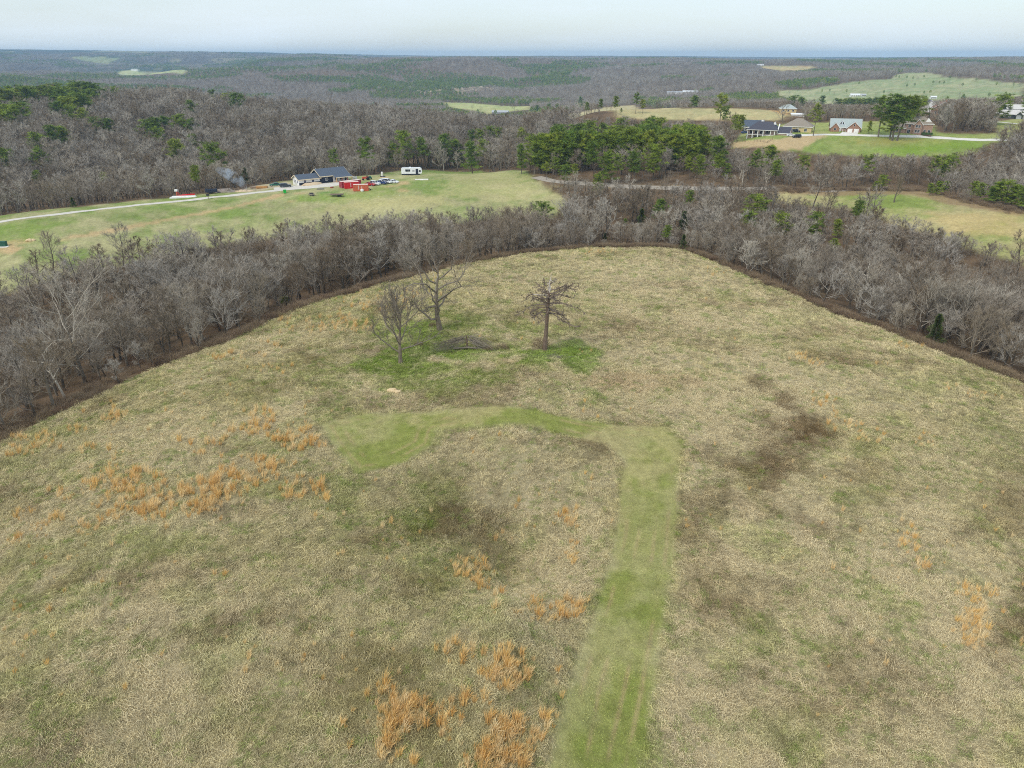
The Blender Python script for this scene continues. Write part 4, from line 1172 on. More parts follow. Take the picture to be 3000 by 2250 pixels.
pale_tree((2925, 925), 800, 44, 'whitish leaning trunk near the right frame edge', (0, rad(14)))
pale_tree(Z3(385, 985), Z3(385, 830)[1], 45, 'white bare tree in the wood below the porch house', (0, 0), 280)
pale_tree(Z3(540, 1010), Z3(540, 850)[1], 46, 'ghostly white dead tree below the dry lawn', (0, 0), 280)
pale_tree(Z1(515, 880), Z1(490, 690)[1], 47, 'white bare tree in the forest above the driveway', (0, 0), 290)
pale_tree(Z2(750, 870), Z2(745, 715)[1], 48, 'bleached dead snag in the pine row right of the camper', (0, 0), 250)
pale_tree((190, 1165), 990, 49, 'crooked pale trunk at the lower left bramble edge', (0, rad(-12)))
special((250, 1120), 830, 51, 'big spreading pale-grey tree at the left edge of the wooded strip', 'bark', 'twig', r0=.3, spread=.55, clear=.15, n1=14, ang=(1.35, .5), tww=.035)
special((708, 940), 745, 52, 'silvery grey full-crowned tree rising from the bramble edge', 'bark', 'twig', r0=.25, spread=.4, clear=.2, n1=15, tww=.045)
special((535, 1015), 890, 53, 'small pale vase-shaped tree at the meadow edge', 'bark', 'twig', r0=.13, spread=.4, clear=.3, ang=(.7, .35), tww=.03)
special((2840, 1050), 915, 54, 'round twiggy tree at the right meadow edge', 'bark', 'twig', r0=.2, spread=.5, clear=.15, ang=(1.2, .5))
special(Z3(1370, 1090), Z3(1370, 920)[1], 55, 'tall spreading tree standing over the right field edge', 'bark', 'twig', r0=.3, spread=.4, clear=.3, rmin=180)
special((362, 785), 665, 56, 'dark-trunked tree standing alone at the near edge of the driveway field', 'bark', 'twig', r0=.22, spread=.42, clear=.25, wob=.25)
special((157, 800), 690, 57, 'crooked dark tree at the left of the driveway field edge', 'bark', 'twig', r0=.22, spread=.45, clear=.25, wob=.28)

# ------------------------------------------------------------------ bare woods
def open_margin(x, y, m):
    ok = np.ones(x.shape, bool)
    for P in OPEN:
        P_ = np.array(P); lo, hi = P_.min(0) - 10, P_.max(0) + 10
        b = (x > lo[0]) & (x < hi[0]) & (y > lo[1]) & (y < hi[1])
        if b.any(): ok[b] &= signed(x[b], y[b], P) < -m
    return ok
def jgrid(x0, x1, y0, y1, s, rng):
    gx, gy = np.meshgrid(np.arange(x0, x1, s), np.arange(y0, y1, s))
    gx = gx.ravel() + rng.uniform(-.48, .48, gx.size) * s; gy = gy.ravel() + rng.uniform(-.48, .48, gy.size) * s
    return gx, gy
rngf = np.random.default_rng(21)
BX, BY, BH = [], [], []
for r0_, r1_, s in ((60, 320, 4.7), (320, 620, 5.8), (620, 1050, 7.0)):
    gx, gy = jgrid(-r1_ * .8, r1_ * .8, 30, r1_, s, rngf)
    r = np.hypot(gx, gy); a = np.abs(np.arctan2(gx, gy))
    k = (r >= r0_) & (r < r1_) & (a < rad(43) + 8 / r)
    gx, gy = gx[k], gy[k]
    k = open_margin(gx, gy, .6) & corr_clear(gx, gy) & site_clear(gx, gy)
    gx, gy = gx[k], gy[k]
    for tx, ty, tr in TAKEN:
        if np.hypot(tx, ty) < r1_ + 20 and np.hypot(tx, ty) > r0_ - 20:
            k = np.hypot(gx - tx, gy - ty) > tr
            gx, gy = gx[k], gy[k]
    BX.append(gx); BY.append(gy)
BX = np.concatenate(BX); BY = np.concatenate(BY)
rB = np.hypot(BX, BY)
dM = -signed(BX, BY, MEADOW)
BH = (5.6 + 6.0 * fbm(BX / 30, BY / 30, 31, 3) + rngf.normal(size=BX.size) * 1.5 + rngf.exponential(1.0, BX.size))
BH = np.where(rB > 380, BH + 4.5 * sstep(380, 480, rB), BH)
BH *= .62 + .38 * sstep(1, 9, dM)
gap = fbm(BX / 14, BY / 14, 33, 3)
keep = (gap > .33)
# low growth in front of the back road, the lawn and the right field so that they show
pu, pv, _ = project(BX, BY, height(BX, BY) + BH)
def lower(mask, H_): 
    global BH
    BH = np.where(mask, np.minimum(BH, H_ * rngf.uniform(.75, 1.1, BH.size)), BH)
P_ = hits([Z2(1240, 922), Z2(1420, 960), Z2(2212, 998), Z3(590, 1001), Z3(1560, 1006)])
dR = np.min([np.hypot(BX - p[0], BY - p[1]) for p in np.array([P_[i] * (1 - f) + P_[i + 1] * f for i in range(4) for f in np.linspace(0, 1, 12)])], axis=0)
lower((dR < 22) & (rB < 330), 4.5)
lower((signed(BX, BY, FIELD) > -26) & (rB < 300), 9.0)
lower((dM < 22) & (rB > 200) & (BX > 8) & (BX < 60), 7.0)
def unblock(x, y, h_, r, rng, pines=True):
    """trees are as low as the views over them show"""
    z = height(x, y); ok = np.ones(x.shape, bool)
    lot = rng.uniform(size=x.size)
    for P, rmax, share in VIEW:
        u, v, d = project(x, y, z); us = [q[0] for q in P]
        cand = np.where((r < rmax) & (lot > share) & (u > min(us) - 30) & (u < max(us) + 30))[0]
        if not len(cand): continue
        X_, Y_, Z_, H_ = x[cand], y[cand], z[cand], h_[cand].copy()
        def rises(H_):
            b = np.zeros(len(cand), bool)
            for fr in (1.0, .8, .6, .4, .2):
                u, v, d = project(X_, Y_, Z_ + H_ * fr); b |= inpoly(u, v, P)
            return b
        for _ in range(4): H_ = np.where(rises(H_), H_ * .66, H_)
        bad = rises(H_); h_ = h_.copy(); h_[cand] = H_; ok[cand[bad]] = False
    if pines:
        u, v, d = project(x, y, z + h_)
        lim = np.interp(u, [0, 300, 600, 800, 1000, 1300, 1500, 1600, 1700, 2000, 2300, 2600, 2830, 3000], [250, 243, 262, 285, 295, 308, 330, 318, 304, 300, 296, 292, 286, 286])
        h_ = np.where(v < lim, h_ - (lim - v) / (FPX / d), h_)          # the near woods stay below the far valley
        u, v, d = project(x, y, z + h_); ppm = FPX / d
        for pu_, vt, vb, hw, rp_ in PINEV:
            b = (np.abs(u - pu_) < hw * 1.1) & (r < rp_ + 2) & (r > rp_ * .45) & (v < vb)
            h_ = np.where(b, h_ - (vb - v) / ppm, h_)
            v = np.where(b, vb, v)
    return h_, ok & (h_ > 1.8)
BH, ok_ = unblock(BX, BY, BH, rB, rngf)
keep &= ok_
pu, pv, _ = project(BX, BY, height(BX, BY) + BH * .5)
keep &= (pu > -120) & (pu < 3120)
BX, BY, BH, rB, pu, dM = (a[keep] for a in (BX, BY, BH, rB, pu, dM))
order = np.argsort(-(BH / rB) - .03 * (dM < 14))
ind, rest = order[:288], order[288:]
GRP = {0: ('bare grey-brown tree in the wooded strip left of the meadow', 'bare trees in the wooded strip left of the meadow'),
       1: ('bare grey tree in the wood right of the meadow', 'bare trees in the wood right of the meadow'),
       2: ('bare tree in the wood beyond the top of the meadow', 'bare trees beyond the top of the meadow')}
for k in ind:
    g = 0 if pu[k] < 1350 else (1 if pu[k] > 2050 else 2)
    row = 'front-row' if dM[k] < 7 else ('second-row' if dM[k] < 16 else 'inner')
    if g == 0: where = 'at the left frame edge' if pu[k] < 260 else ('below the driveway' if pu[k] < 620 else ('below the white house' if pu[k] < 1000 else 'behind the lone hilltop trees'))
    elif g == 1: where = 'at the right frame edge' if pu[k] > 2700 else ('around the white-limbed trees' if pu[k] > 2400 else 'near the broad yellow-green pines')
    else: where = 'at the centre skyline'
    side_w = ('wooded strip left of the meadow', 'wood right of the meadow', 'wood beyond the top of the meadow')[g]
    lab_ = row + ' bare tree ' + where + ', ' + side_w
    m = BARE[int(rngf.integers(0, 7))]
    tree('bare_tree', m, float(BX[k]), float(BY[k]), float(BH[k]), lab_, GRP[g][1], float(rngf.uniform(0, 6.28)), (rngf.normal() * .05, rngf.normal() * .05), float(rngf.uniform(1.15, 1.6)))
def scat_trees(name, idx, protos, hs, base, label, cat, wid=(1.2, 1.7)):
    x, y, h_ = BX[idx], BY[idx], BH[idx]
    v = rngf.integers(0, 5, len(idx)); pl = rngf.uniform(size=len(idx)) < .014; v = np.where(pl, 5 + rngf.integers(0, 2, len(idx)), v)
    s = h_ / base
    wd = s * rngf.uniform(*wid, len(idx))
    scatter(name, protos, np.stack([x, y, height(x, y)], 1), np.stack([rngf.normal(size=len(idx)) * .05, rngf.normal(size=len(idx)) * .05, rngf.uniform(0, 6.28, len(idx))], 1), np.stack([wd, wd, s], 1), v, None, label, cat)
scat_trees('bare_woodland', rest, BAREJ + PALEJ, None, 12.0, 'grey-brown leafless woodland filling valleys and the forest hill', 'woodland')

# brambles and brush: along the meadow edge and as undergrowth
rb = np.random.default_rng(5)
E = np.array(MEADOW[:len(EDGE)])
E = np.concatenate([[[-88, 60]], E, [[112, 95]]])
seg = np.concatenate([[0], np.cumsum(np.linalg.norm(np.diff(E, axis=0), axis=1))])
ns = 2600
tt = rb.uniform(0, seg[-1], ns)
ex, ey = np.interp(tt, seg, E[:, 0]), np.interp(tt, seg, E[:, 1])
cx, cy = 5.0, 110.0
ox, oy = ex - cx, ey - cy; L = np.hypot(ox, oy)
wv = fbm(tt / 14, tt * 0, 88, 4); side_ = (ex < 0)
off = np.abs(rb.normal(size=ns)) * np.where(side_, 2.8, 1.3) * (.25 + 1.9 * sstep(.35, .7, wv)) - 1.6 * sstep(.5, .75, fbm(tt / 5, tt * 0 + 3, 89, 3))
tt_keep = rb.uniform(size=ns) < .35 + .65 * sstep(.3, .6, fbm(tt / 8, tt * 0 + 7, 90, 3))
bx, by = (ex + ox / L * off)[tt_keep], (ey + oy / L * off)[tt_keep]; ns = len(bx)
us = rb.integers(0, len(BX), 5000); us = us[rB[us] < 420]
ux, uy = BX[us] + rb.normal(size=len(us)) * 2.5, BY[us] + rb.normal(size=len(us)) * 2.5
k = open_margin(ux, uy, 0.0) & corr_clear(ux, uy); ux, uy = ux[k], uy[k]
# brush band behind the right field
q = hits([Z3(600 + 20 * i, 1012 + (0 if i < 48 else (i - 48) * 4.6)) for i in range(80)])
qx = np.repeat(q[:, 0], 5) + rb.normal(size=400) * 2.5; qy = np.repeat(q[:, 1], 5) + rb.normal(size=400) * 2
bx, by = np.concatenate([bx, ux, qx]), np.concatenate([by, uy, qy])
n = len(bx)
sc = rb.uniform(.45, 1.15, n); sc[:ns] *= .9
scatter('bramble_thicket', BUSHP, np.stack([bx, by, height(bx, by)], 1), np.stack([np.zeros(n), np.zeros(n), rb.uniform(0, 6.28, n)], 1), np.stack([sc * 1.2, sc * 1.2, sc], 1), rb.integers(0, 3, n), None,
        'low reddish-brown bramble and brush along the wood edges', 'brush')

# far woods: bare and evergreen, to the last ridge one can make out
rf = np.random.default_rng(9)
fx, fy = [], []
for r0_, r1_, s in ((1050, 1800, 8.5), (1800, 2700, 9.5), (2700, 4200, 14.0), (4200, 6200, 21.0)):
    gx, gy = jgrid(-r1_ * .75, r1_ * .75, r0_ * .6, r1_, s, rf)
    r = np.hypot(gx, gy); k = (r >= r0_) & (r < r1_) & (np.abs(np.arctan2(gx, gy)) < rad(40))
    gx, gy = gx[k], gy[k]; k = open_margin(gx, gy, 3.0) & site_clear(gx, gy)
    fx.append(gx[k]); fy.append(gy[k])
fx = np.concatenate(fx); fy = np.concatenate(fy)
sx = rf.uniform(0, 1, 60)
# a few hedgerow trees and lone trees in the far pasture
hp_ = hits([Z3(*p) for p in ((1380, 290), (1400, 292), (1420, 290), (1450, 295), (1490, 300), (1520, 298), (1560, 290), (1620, 330), (1640, 328), (1660, 330), (1690, 332), (1790, 350), (1810, 346), (1300, 395), (1330, 398), (1450, 350), (1500, 345), (1250, 410),
                             (1060, 385), (1140, 335), (980, 400), (900, 385), (950, 382), (690, 390), (1560, 400), (1600, 395), (1700, 300), (1730, 296), (1900, 310), (1950, 330), (2030, 340), (2140, 345), (2060, 425), (2110, 420), (1500, 425), (1350, 405))], 900)
fx = np.concatenate([fx, hp_[:, 0]]); fy = np.concatenate([fy, hp_[:, 1]])
ev = fbm(fx / 260, fy / 260, 41, 4)
pin = (ev > .57) & (rf.uniform(size=fx.size) < .75)
for P in (poly([Z2(0, 290), Z2(200, 300), Z2(350, 350), Z2(350, 372), Z2(150, 345), Z2(0, 340)], 1400), poly([Z1(1700, 290), Z1(1900, 285), Z1(2212, 290), Z1(2212, 330), Z1(1800, 315)], 1400),
          poly([Z2(470, 330), Z2(620, 290), Z2(900, 300), Z2(1180, 355), Z2(1180, 375), Z2(980, 345), Z2(700, 365), Z2(480, 360)], 1400), poly([Z2(1150, 215), Z2(1480, 190), Z2(1560, 240), Z2(1400, 330), Z2(1260, 320)], 1400),
          poly([Z3(580, 340), Z3(820, 310), Z3(1000, 285), Z3(1010, 330), Z3(840, 345), Z3(760, 375)], 1000)):
    pin |= inpoly(fx, fy, P) & (rf.uniform(size=fx.size) < .8)
pin[-len(hp_):] = np.arange(len(hp_)) % 3 != 2
hb = 9 + 6 * fbm(fx / 80, fy / 80, 43, 3) + rf.normal(size=fx.size) * 1.2
hb[-len(hp_):] = 9
rr = np.hypot(fx, fy)
h2, okf = unblock(fx, fy, hb, rr, rf, False)
okf[-len(hp_):] = True; h2[-len(hp_):] = 9
fx, fy, hb, pin = fx[okf], fy[okf], h2[okf], pin[okf]
rr = np.hypot(fx, fy)
def fscat(name, k, protos, base, label):
    n = int(k.sum()); s = hb[k] / base; wd = s * rf.uniform(1.1, 1.6, n) * (1 + .35 * sstep(2400, 3200, rr[k]) + .8 * sstep(3900, 4600, rr[k]))
    scatter(name, protos, np.stack([fx[k], fy[k], height(fx[k], fy[k])], 1), np.stack([np.zeros(n), np.zeros(n), rf.uniform(0, 6.28, n)], 1), np.stack([wd, wd, s], 1), rf.integers(0, len(protos), n), None, label, 'forest')
fscat('far_forest', ~pin, FARB, 12.5, 'bare blue-grey forest covering the far hills')
fscat('far_pine_forest', pin, FARP, 14.0, 'dark evergreen patches on the far hills')
M['bluff'] = plain('bluff_rock', S(176, 160, 134), .95, .05, .2)
def bluff(P, label, seed):
    rng = np.random.default_rng(seed); P = np.array(P)
    lo, hi = P.min(0), P.max(0); B = MB(); n = 0
    while n < 46:
        x, y = rng.uniform(lo, hi)
        if not inpoly(np.array([x]), np.array([y]), P)[0]: continue
        s = rng.uniform(5, 14); z = float(height(x, y)); a = rng.uniform(0, 3)
        c, sn = math.cos(a) * s, math.sin(a) * s; h = rng.uniform(4, 9)
        B.add([(x - c, y - sn, z - 3), (x + sn * .5, y - c * .5, z - 3), (x + c, y + sn, z - 3), (x - sn * .5, y + c * .5, z - 3), (x - c * .7, y - sn * .7, z + h), (x + sn * .4, y - c * .4, z + h * .8), (x + c * .7, y + sn * .7, z + h), (x - sn * .4, y + c * .4, z + h * 1.1)],
              [(0, 1, 5, 4), (1, 2, 6, 5), (2, 3, 7, 6), (3, 0, 4, 7), (4, 5, 6, 7)]); n += 1
    tag(obj('bluff', B.mesh('bluff', M['bluff'])), label, None, None, 'structure')
bluff(ROCK[0], 'pale rock bluff at the foot of the far hill, left part', 1)
bluff(ROCK[1], 'pale rock bluff at the foot of the far hill, right part', 2)

# ------------------------------------------------------------------ meadow grass
def mat_clump(seed, n=30, rad=.5, h=.22, L=.5, w=.035, lean=(.8, .3)):
    rng = np.random.default_rng(seed); C = MB()
    for i in range(n):
        p = np.array([rng.normal() * rad * .5, rng.normal() * rad * .5, -.03])
        d = np.array([lean[0] + rng.normal() * .5, lean[1] + rng.normal() * .5, 0.0]); d = unit(d)
        hh = h * rng.uniform(.5, 1.3)
        m = p + d * L * .3 * rng.uniform(.5, 1.2) + np.array([0, 0, hh]); q = m + d * L * rng.uniform(.4, .9) + np.array([0, 0, -hh * rng.uniform(.1, .9)])
        C.b = rng.uniform(.6, 1.32)
        C.ribbon(p, m, q, w, rng)
    return C
GR = [proto('grass_source', mat_clump(600 + k, 40, .5, .18 + .05 * k, .5, .03).mesh('grass_source', M['grass'])) for k in range(4)]
GR += [proto('weed_source', mat_clump(620 + k, 34, .4, .4, .3, .028, (.2, .1)).mesh('weed_source', M['grass'])) for k in range(2)]
GR += [proto('mown_source', mat_clump(640 + k, 26, .5, .07, .14, .03, (.1, .1)).mesh('mown_source', M['grass'])) for k in range(2)]
rg = np.random.default_rng(31)
gx_, gy_ = [], []
for r0_, r1_, s in ((28, 70, .37), (70, 110, .49), (110, 160, .7), (160, 225, 1.0)):
    gx, gy = jgrid(-110, 125, 22, 225, s, rg)
    r = np.hypot(gx, gy); k = (r >= r0_) & (r < r1_) & (np.abs(np.arctan2(gx, gy)) < rad(49))
    gx, gy = gx[k], gy[k]
    z = height(gx, gy); u, v, d = project(gx, gy, z)
    k = (u > -90) & (u < 3090) & (v < 2340) & inpoly(gx, gy, MEADOW)
    gx_.append(gx[k]); gy_.append(gy[k])
gx, gy = np.concatenate(gx_), np.concatenate(gy_)
tint, md = meadow_col(gx, gy)
n = len(gx)
mown = md > .1
lum = tint.mean(1)
brown = (tint[:, 0] > tint[:, 1] * 1.15) & (lum < .19)
var = np.where(mown, 6 + rg.integers(0, 2, n), np.where(brown & (rg.uniform(size=n) < .7), 4 + rg.integers(0, 2, n), rg.integers(0, 4, n)))
tint = tint * (1 + rg.normal(size=(n, 1)) * .16 + .6 * (fbm(gx / 1.1, gy / 1.1, 51, 3)[:, None] - .5)) * 1.23
gs = rg.uniform(size=n) < np.where(mown, .10, .04 + .26 * sstep(.5, .66, fbm(gx / 2.5, gy / 2.5, 52, 4)))
tint[gs] = tint[gs] * .4 + S(122, 150, 54) * .62
ps = (~mown) & (rg.uniform(size=n) < .14)
tint[ps] = tint[ps] * .5 + S(216, 202, 164) * .5
tint = tint * np.minimum(1, .80 / np.maximum(tint.max(1, keepdims=True), 1e-3))
tint = np.clip(tint, .01, .82)
rr = np.hypot(gx, gy)
scl = rg.uniform(.6, 1.2, n) * (.85 + .55 * sstep(70, 170, rr)) * (.7 + .75 * fbm(gx / 1.6, gy / 1.6, 57, 3))
flow = 2.2 * fbm(gx / 16, gy / 16, 55, 3) * PI + rg.normal(size=n) * .7
scatter('meadow_grass', GR, np.stack([gx, gy, height(gx, gy)], 1), np.stack([rg.normal(size=n) * .06, rg.normal(size=n) * .06, flow], 1), scl, var, tint, 'matted winter grass of the hilltop meadow with green and straw patches', 'grass')

# ------------------------------------------------------------------ broomsedge
def tuft(seed, h=1.15, n=34, rad=.16):
    rng = np.random.default_rng(seed); C = MB()
    for i in range(n):
        phi = rng.uniform(0, 6.28); R = rad * rng.uniform() ** .5
        p = np.array([math.cos(phi) * R, math.sin(phi) * R, -.05]); hh = h * rng.uniform(.55, 1.1)
        o = np.array([math.cos(phi) * .16 + .12 + rng.normal() * .07, math.sin(phi) * .16 + rng.normal() * .07, 0])
        m = p + o * .5 + np.array([0, 0, hh * .62]); q = m + o * rng.uniform(.7, 1.6) + np.array([0, 0, hh * .34])
        C.b = rng.uniform(.8, 1.2)
        C.ribbon(p, m, q, .032, rng)
    return C
TF = [tuft(700 + k, 1.05 + .12 * k, 26 + 3 * k, .15 + .02 * k).mesh('broomsedge_tuft', M['sedge']) for k in range(5)]
A4 = lambda x, y: (x / 2.212, 1200 + y / 2.212)
A5 = lambda x, y: (1000 + x / 2.212, 1500 + y / 2.212)
A3 = lambda x, y: (2000 + x / 2.212, 550 + y / 2.212)
A6 = lambda x, y: (2000 + x / 2.212, 1500 + y / 2.212)
CLU = []
def clu(A, lst, phrase):
    for x, y, a, b, n in lst: CLU.append((A(x, y), a / 2.212, b / 2.212, n, phrase))
BAND = 'the broad orange band left of the mown loop'
clu(A4, ((700, 470, 180, 75, 60), (900, 470, 170, 60, 44), (860, 610, 190, 60, 56), (1300, 560, 190, 90, 120), (1480, 480, 120, 70, 40), (1640, 400, 150, 75, 64), (1930, 520, 110, 65, 34), (1000, 670, 90, 40, 20)), BAND)
clu(A4, ((560, 780, 65, 40, 14), (730, 705, 60, 30, 10), (380, 720, 70, 40, 10), (260, 750, 50, 30, 5), (130, 700, 40, 30, 6), (420, 550, 80, 40, 9), (2070, 540, 80, 50, 12), (1850, 360, 60, 20, 6)), 'the loose fringe of the broad orange band')
clu(A4, ((1690, 70, 75, 60, 44), (1590, 140, 90, 30, 14), (1800, 180, 55, 30, 20), (1900, 230, 80, 45, 28), (2050, 225, 60, 35, 14), (1990, 150, 50, 20, 8), (1390, 220, 70, 30, 12), (1290, 285, 45, 12, 6), (1200, 215, 50, 20, 4)), 'the patches beside the left end of the mown loop')
clu(A4, ((730, 50, 80, 40, 22), (500, 130, 60, 25, 10), (310, 205, 75, 50, 20), (150, 240, 80, 60, 20), (120, 190, 40, 20, 8), (90, 280, 40, 30, 6), (560, 260, 50, 30, 8), (740, 290, 30, 30, 5), (820, 290, 30, 20, 4)), 'the patches below the left bramble edge')
clu(A5, ((830, 385, 130, 55, 46), (900, 480, 70, 50, 14), (1400, 640, 180, 65, 60), (1020, 560, 40, 40, 5), (990, 640, 30, 30, 4), (1470, 40, 80, 50, 20), (1520, 190, 30, 40, 5), (1480, 300, 40, 40, 6)), 'the two orange patches left of the mown strip')
clu(A5, ((780, 900, 150, 45, 18), (1080, 930, 80, 50, 16), (960, 1030, 60, 60, 12), (1080, 1080, 90, 80, 46), (1240, 1010, 60, 80, 9), (850, 1210, 80, 60, 9)), 'the scattered patch left of the lower mown strip')
clu(A5, ((300, 1170, 50, 40, 7), (430, 1240, 90, 40, 26), (330, 1330, 90, 60, 38), (480, 1320, 100, 70, 24), (290, 1520, 70, 80, 28), (370, 1430, 45, 60, 14), (690, 1350, 80, 90, 26), (20, 1380, 20, 40, 6), (460, 1610, 40, 30, 5), (70, 1540, 30, 30, 3)), 'the deep orange patch near the bottom edge')
clu(A5, ((1080, 1450, 90, 80, 46), (950, 1360, 40, 40, 5), (1160, 1350, 50, 30, 6), (1300, 1400, 50, 70, 10), (1230, 1490, 60, 30, 6), (930, 1560, 70, 50, 20), (1100, 1590, 100, 60, 28), (980, 1640, 160, 40, 36), (800, 1570, 40, 40, 4)), 'the patches at the bottom edge beside the mown strip')
clu(A3, ((900, 1370, 90, 40, 26), (760, 1090, 70, 30, 16), (850, 1140, 40, 20, 8), (230, 570, 40, 15, 8), (960, 1500, 50, 40, 9), (1080, 1560, 80, 50, 18), (1230, 1620, 70, 40, 12), (1560, 1640, 70, 40, 14), (1730, 1290, 35, 20, 5), (1900, 1350, 80, 25, 9), (2050, 1360, 35, 15, 5),
         (1290, 1155, 40, 15, 5), (1450, 1040, 90, 30, 9), (180, 730, 40, 10, 5)), 'the faint patches on the right slope')
clu(A6, ((1450, 170, 75, 60, 28), (1590, 330, 60, 30, 9), (1800, 510, 60, 40, 9), (1890, 560, 60, 60, 18), (1990, 520, 40, 40, 9), (1880, 720, 85, 90, 44), (1890, 860, 70, 40, 14), (2200, 870, 40, 40, 4)), 'the orange patches near the right frame edge')
F3 = lambda x, y: (x * K, y * K)
def cluF(lst, phrase):
    for x, y, a, b, n in lst: CLU.append((F3(x, y), a * K, b * K, n, phrase))
cluF(((745, 706, 50, 12, 60), (700, 692, 60, 10, 30), (800, 662, 80, 11, 44), (850, 640, 70, 9, 36), (930, 600, 40, 7, 12), (640, 712, 60, 8, 20), (505, 770, 55, 9, 24), (610, 745, 40, 8, 10), (1285, 547, 45, 5, 18), (590, 800, 60, 10, 12), (700, 640, 80, 10, 22), (1540, 585, 30, 5, 8)), 'the orange patches below the upper left wood')
cluF(((430, 870, 260, 70, 60), (250, 1150, 240, 60, 40), (300, 1350, 280, 140, 36), (820, 1130, 160, 80, 26), (1080, 900, 250, 40, 22), (1180, 1100, 150, 90, 26), (900, 1480, 300, 100, 46), (1650, 1050, 200, 150, 26), (1950, 1250, 230, 250, 40), (1300, 700, 300, 60, 30), (60, 1300, 60, 160, 26)), 'single tufts strewn over the open meadow')
rs_ = np.random.default_rng(77)
TX, TY, TP = [], [], []
for (U, V), a, b, n_, ph in CLU:
    n_ = max(2, int(n_ * .95))
    ang = rs_.uniform(0, 6.28, n_); R = rs_.uniform(size=n_) ** .5 * (1 + .35 * np.abs(rs_.normal(size=n_)))
    hx, hy = hit(U + a * R * np.cos(ang), V + b * R * np.sin(ang))
    k = inpoly(hx, hy, MEADOW) & (signed(hx, hy, MOW) < 0)
    TX.append(hx[k]); TY.append(hy[k]); TP += [ph] * int(k.sum())
TX, TY = np.concatenate(TX), np.concatenate(TY)
TP = np.array(TP)
rr = np.hypot(TX, TY)
tz = height(TX, TY)
tu, tv, td = project(TX, TY, tz + .6)
tsc = (.45 + .68 * rs_.uniform(size=len(TX)) ** 1.3) * np.where(TP == 'single tufts strewn over the open meadow', .72, 1.0) * np.where(tu > 1900, .8, 1)
size = tsc / td - 10 * ((tu < 8) | (tu > 2992) | (tv > 2235))
od = np.argsort(-size)
for k in od[:290]:
    ph = str(TP[k])
    o = obj('broomsedge_tuft', TF[int(rs_.integers(0, 5))], None, (float(TX[k]), float(TY[k]), float(tz[k])), float(rs_.normal() * .5), float(tsc[k]))
    tag(o, ('tall orange broomsedge tuft in ' + ph) if not ph.startswith('single') else 'orange broomsedge tuft standing singly on the open meadow', 'grass tuft', 'broomsedge tufts: ' + ph)
rk = od[290:]; n = len(rk)
TPR = [proto('sedge_source', m) for m in TF]
scatter('broomsedge_grass', TPR, np.stack([TX[rk], TY[rk], tz[rk]], 1), np.stack([np.zeros(n), np.zeros(n), rs_.normal(size=n) * .5], 1), tsc[rk] * 1.05, rs_.integers(0, 5, n), None, 'smaller orange broomsedge tufts further off across the meadow', 'grass')

# ------------------------------------------------------------------ buildings
for nm, c, kw in (('white_wall', S(236, 236, 232), {}), ('navy_wrap', S(40, 48, 66), {}), ('shingle_blue', S(84, 94, 108), dict(scale=3, var=.25)), ('cream_trim', S(232, 216, 186), {}), ('dark_pane', S(30, 36, 48), dict(rough=.15, var=.1, spec=.5)),
                  ('cedar_post', S(206, 166, 112), {}), ('red_post', S(150, 74, 58), {}), ('deck', S(176, 126, 92), {}), ('shingle_slate', S(78, 78, 88), dict(scale=3, var=.22)), ('pink_brick', S(206, 178, 164), dict(scale=4, var=.12)), ('white_trim', S(240, 238, 234), dict(var=.06)),
                  ('shingle_tan', S(146, 136, 122), dict(scale=3, var=.2)), ('tan_wall', S(208, 188, 140), {}), ('brick', S(160, 122, 102), dict(scale=5, var=.18)), ('shingle_green', S(170, 180, 178), dict(scale=3, var=.16)), ('brick_tan', S(170, 140, 122), dict(scale=5, var=.15)),
                  ('siding_blue', S(206, 214, 226), {}), ('dark_green_wall', S(72, 80, 76), {}), ('shingle_pale', S(206, 202, 196), dict(var=.1)), ('shingle_red', S(150, 108, 92), dict(scale=3)), ('metal_white', S(232, 234, 236), dict(rough=.4)),
                  ('tyre', S(34, 34, 36), {}), ('rim', S(170, 172, 176), dict(rough=.35)), ('car_white', S(236, 238, 240), dict(rough=.3, var=.05, spec=.5)), ('car_black', S(34, 36, 42), dict(rough=.25, var=.1, spec=.5)), ('car_red', S(190, 36, 40), dict(rough=.3, var=.08, spec=.5)),
                  ('car_blue', S(44, 64, 116), dict(rough=.3, var=.08, spec=.5)), ('car_dark', S(52, 60, 66), dict(rough=.3, var=.1, spec=.5)), ('car_green', S(40, 104, 84), dict(rough=.4, var=.1)), ('lamp', S(236, 232, 214), dict(rough=.2)), ('box_red', S(214, 44, 50), dict(var=.12)),
                  ('box_maroon', S(162, 62, 76), dict(var=.12)), ('box_orange', S(204, 108, 76), dict(var=.15)), ('box_roof', S(226, 206, 194), dict(var=.1)), ('plank', S(150, 128, 108), dict(scale=2)), ('iron', S(60, 58, 58), {}), ('bin_green', S(36, 172, 66), dict(rough=.4)), ('pipe', S(220, 220, 214), {}),
                  ('lumber', S(186, 140, 86), {}), ('ash', S(150, 138, 128), {}), ('util_green', S(46, 92, 74), {}), ('hedge', S(60, 82, 44), {}), ('shutter_navy', S(44, 54, 92), {}), ('dirt', S(206, 184, 152), dict(scale=2, var=.15)), ('grey_roof', S(176, 180, 184), {}), ('tractor_red', S(196, 82, 62), {})):
    M[nm] = plain(nm, c, **({'rough': .75, 'scale': 1.5, 'var': .1} | kw))

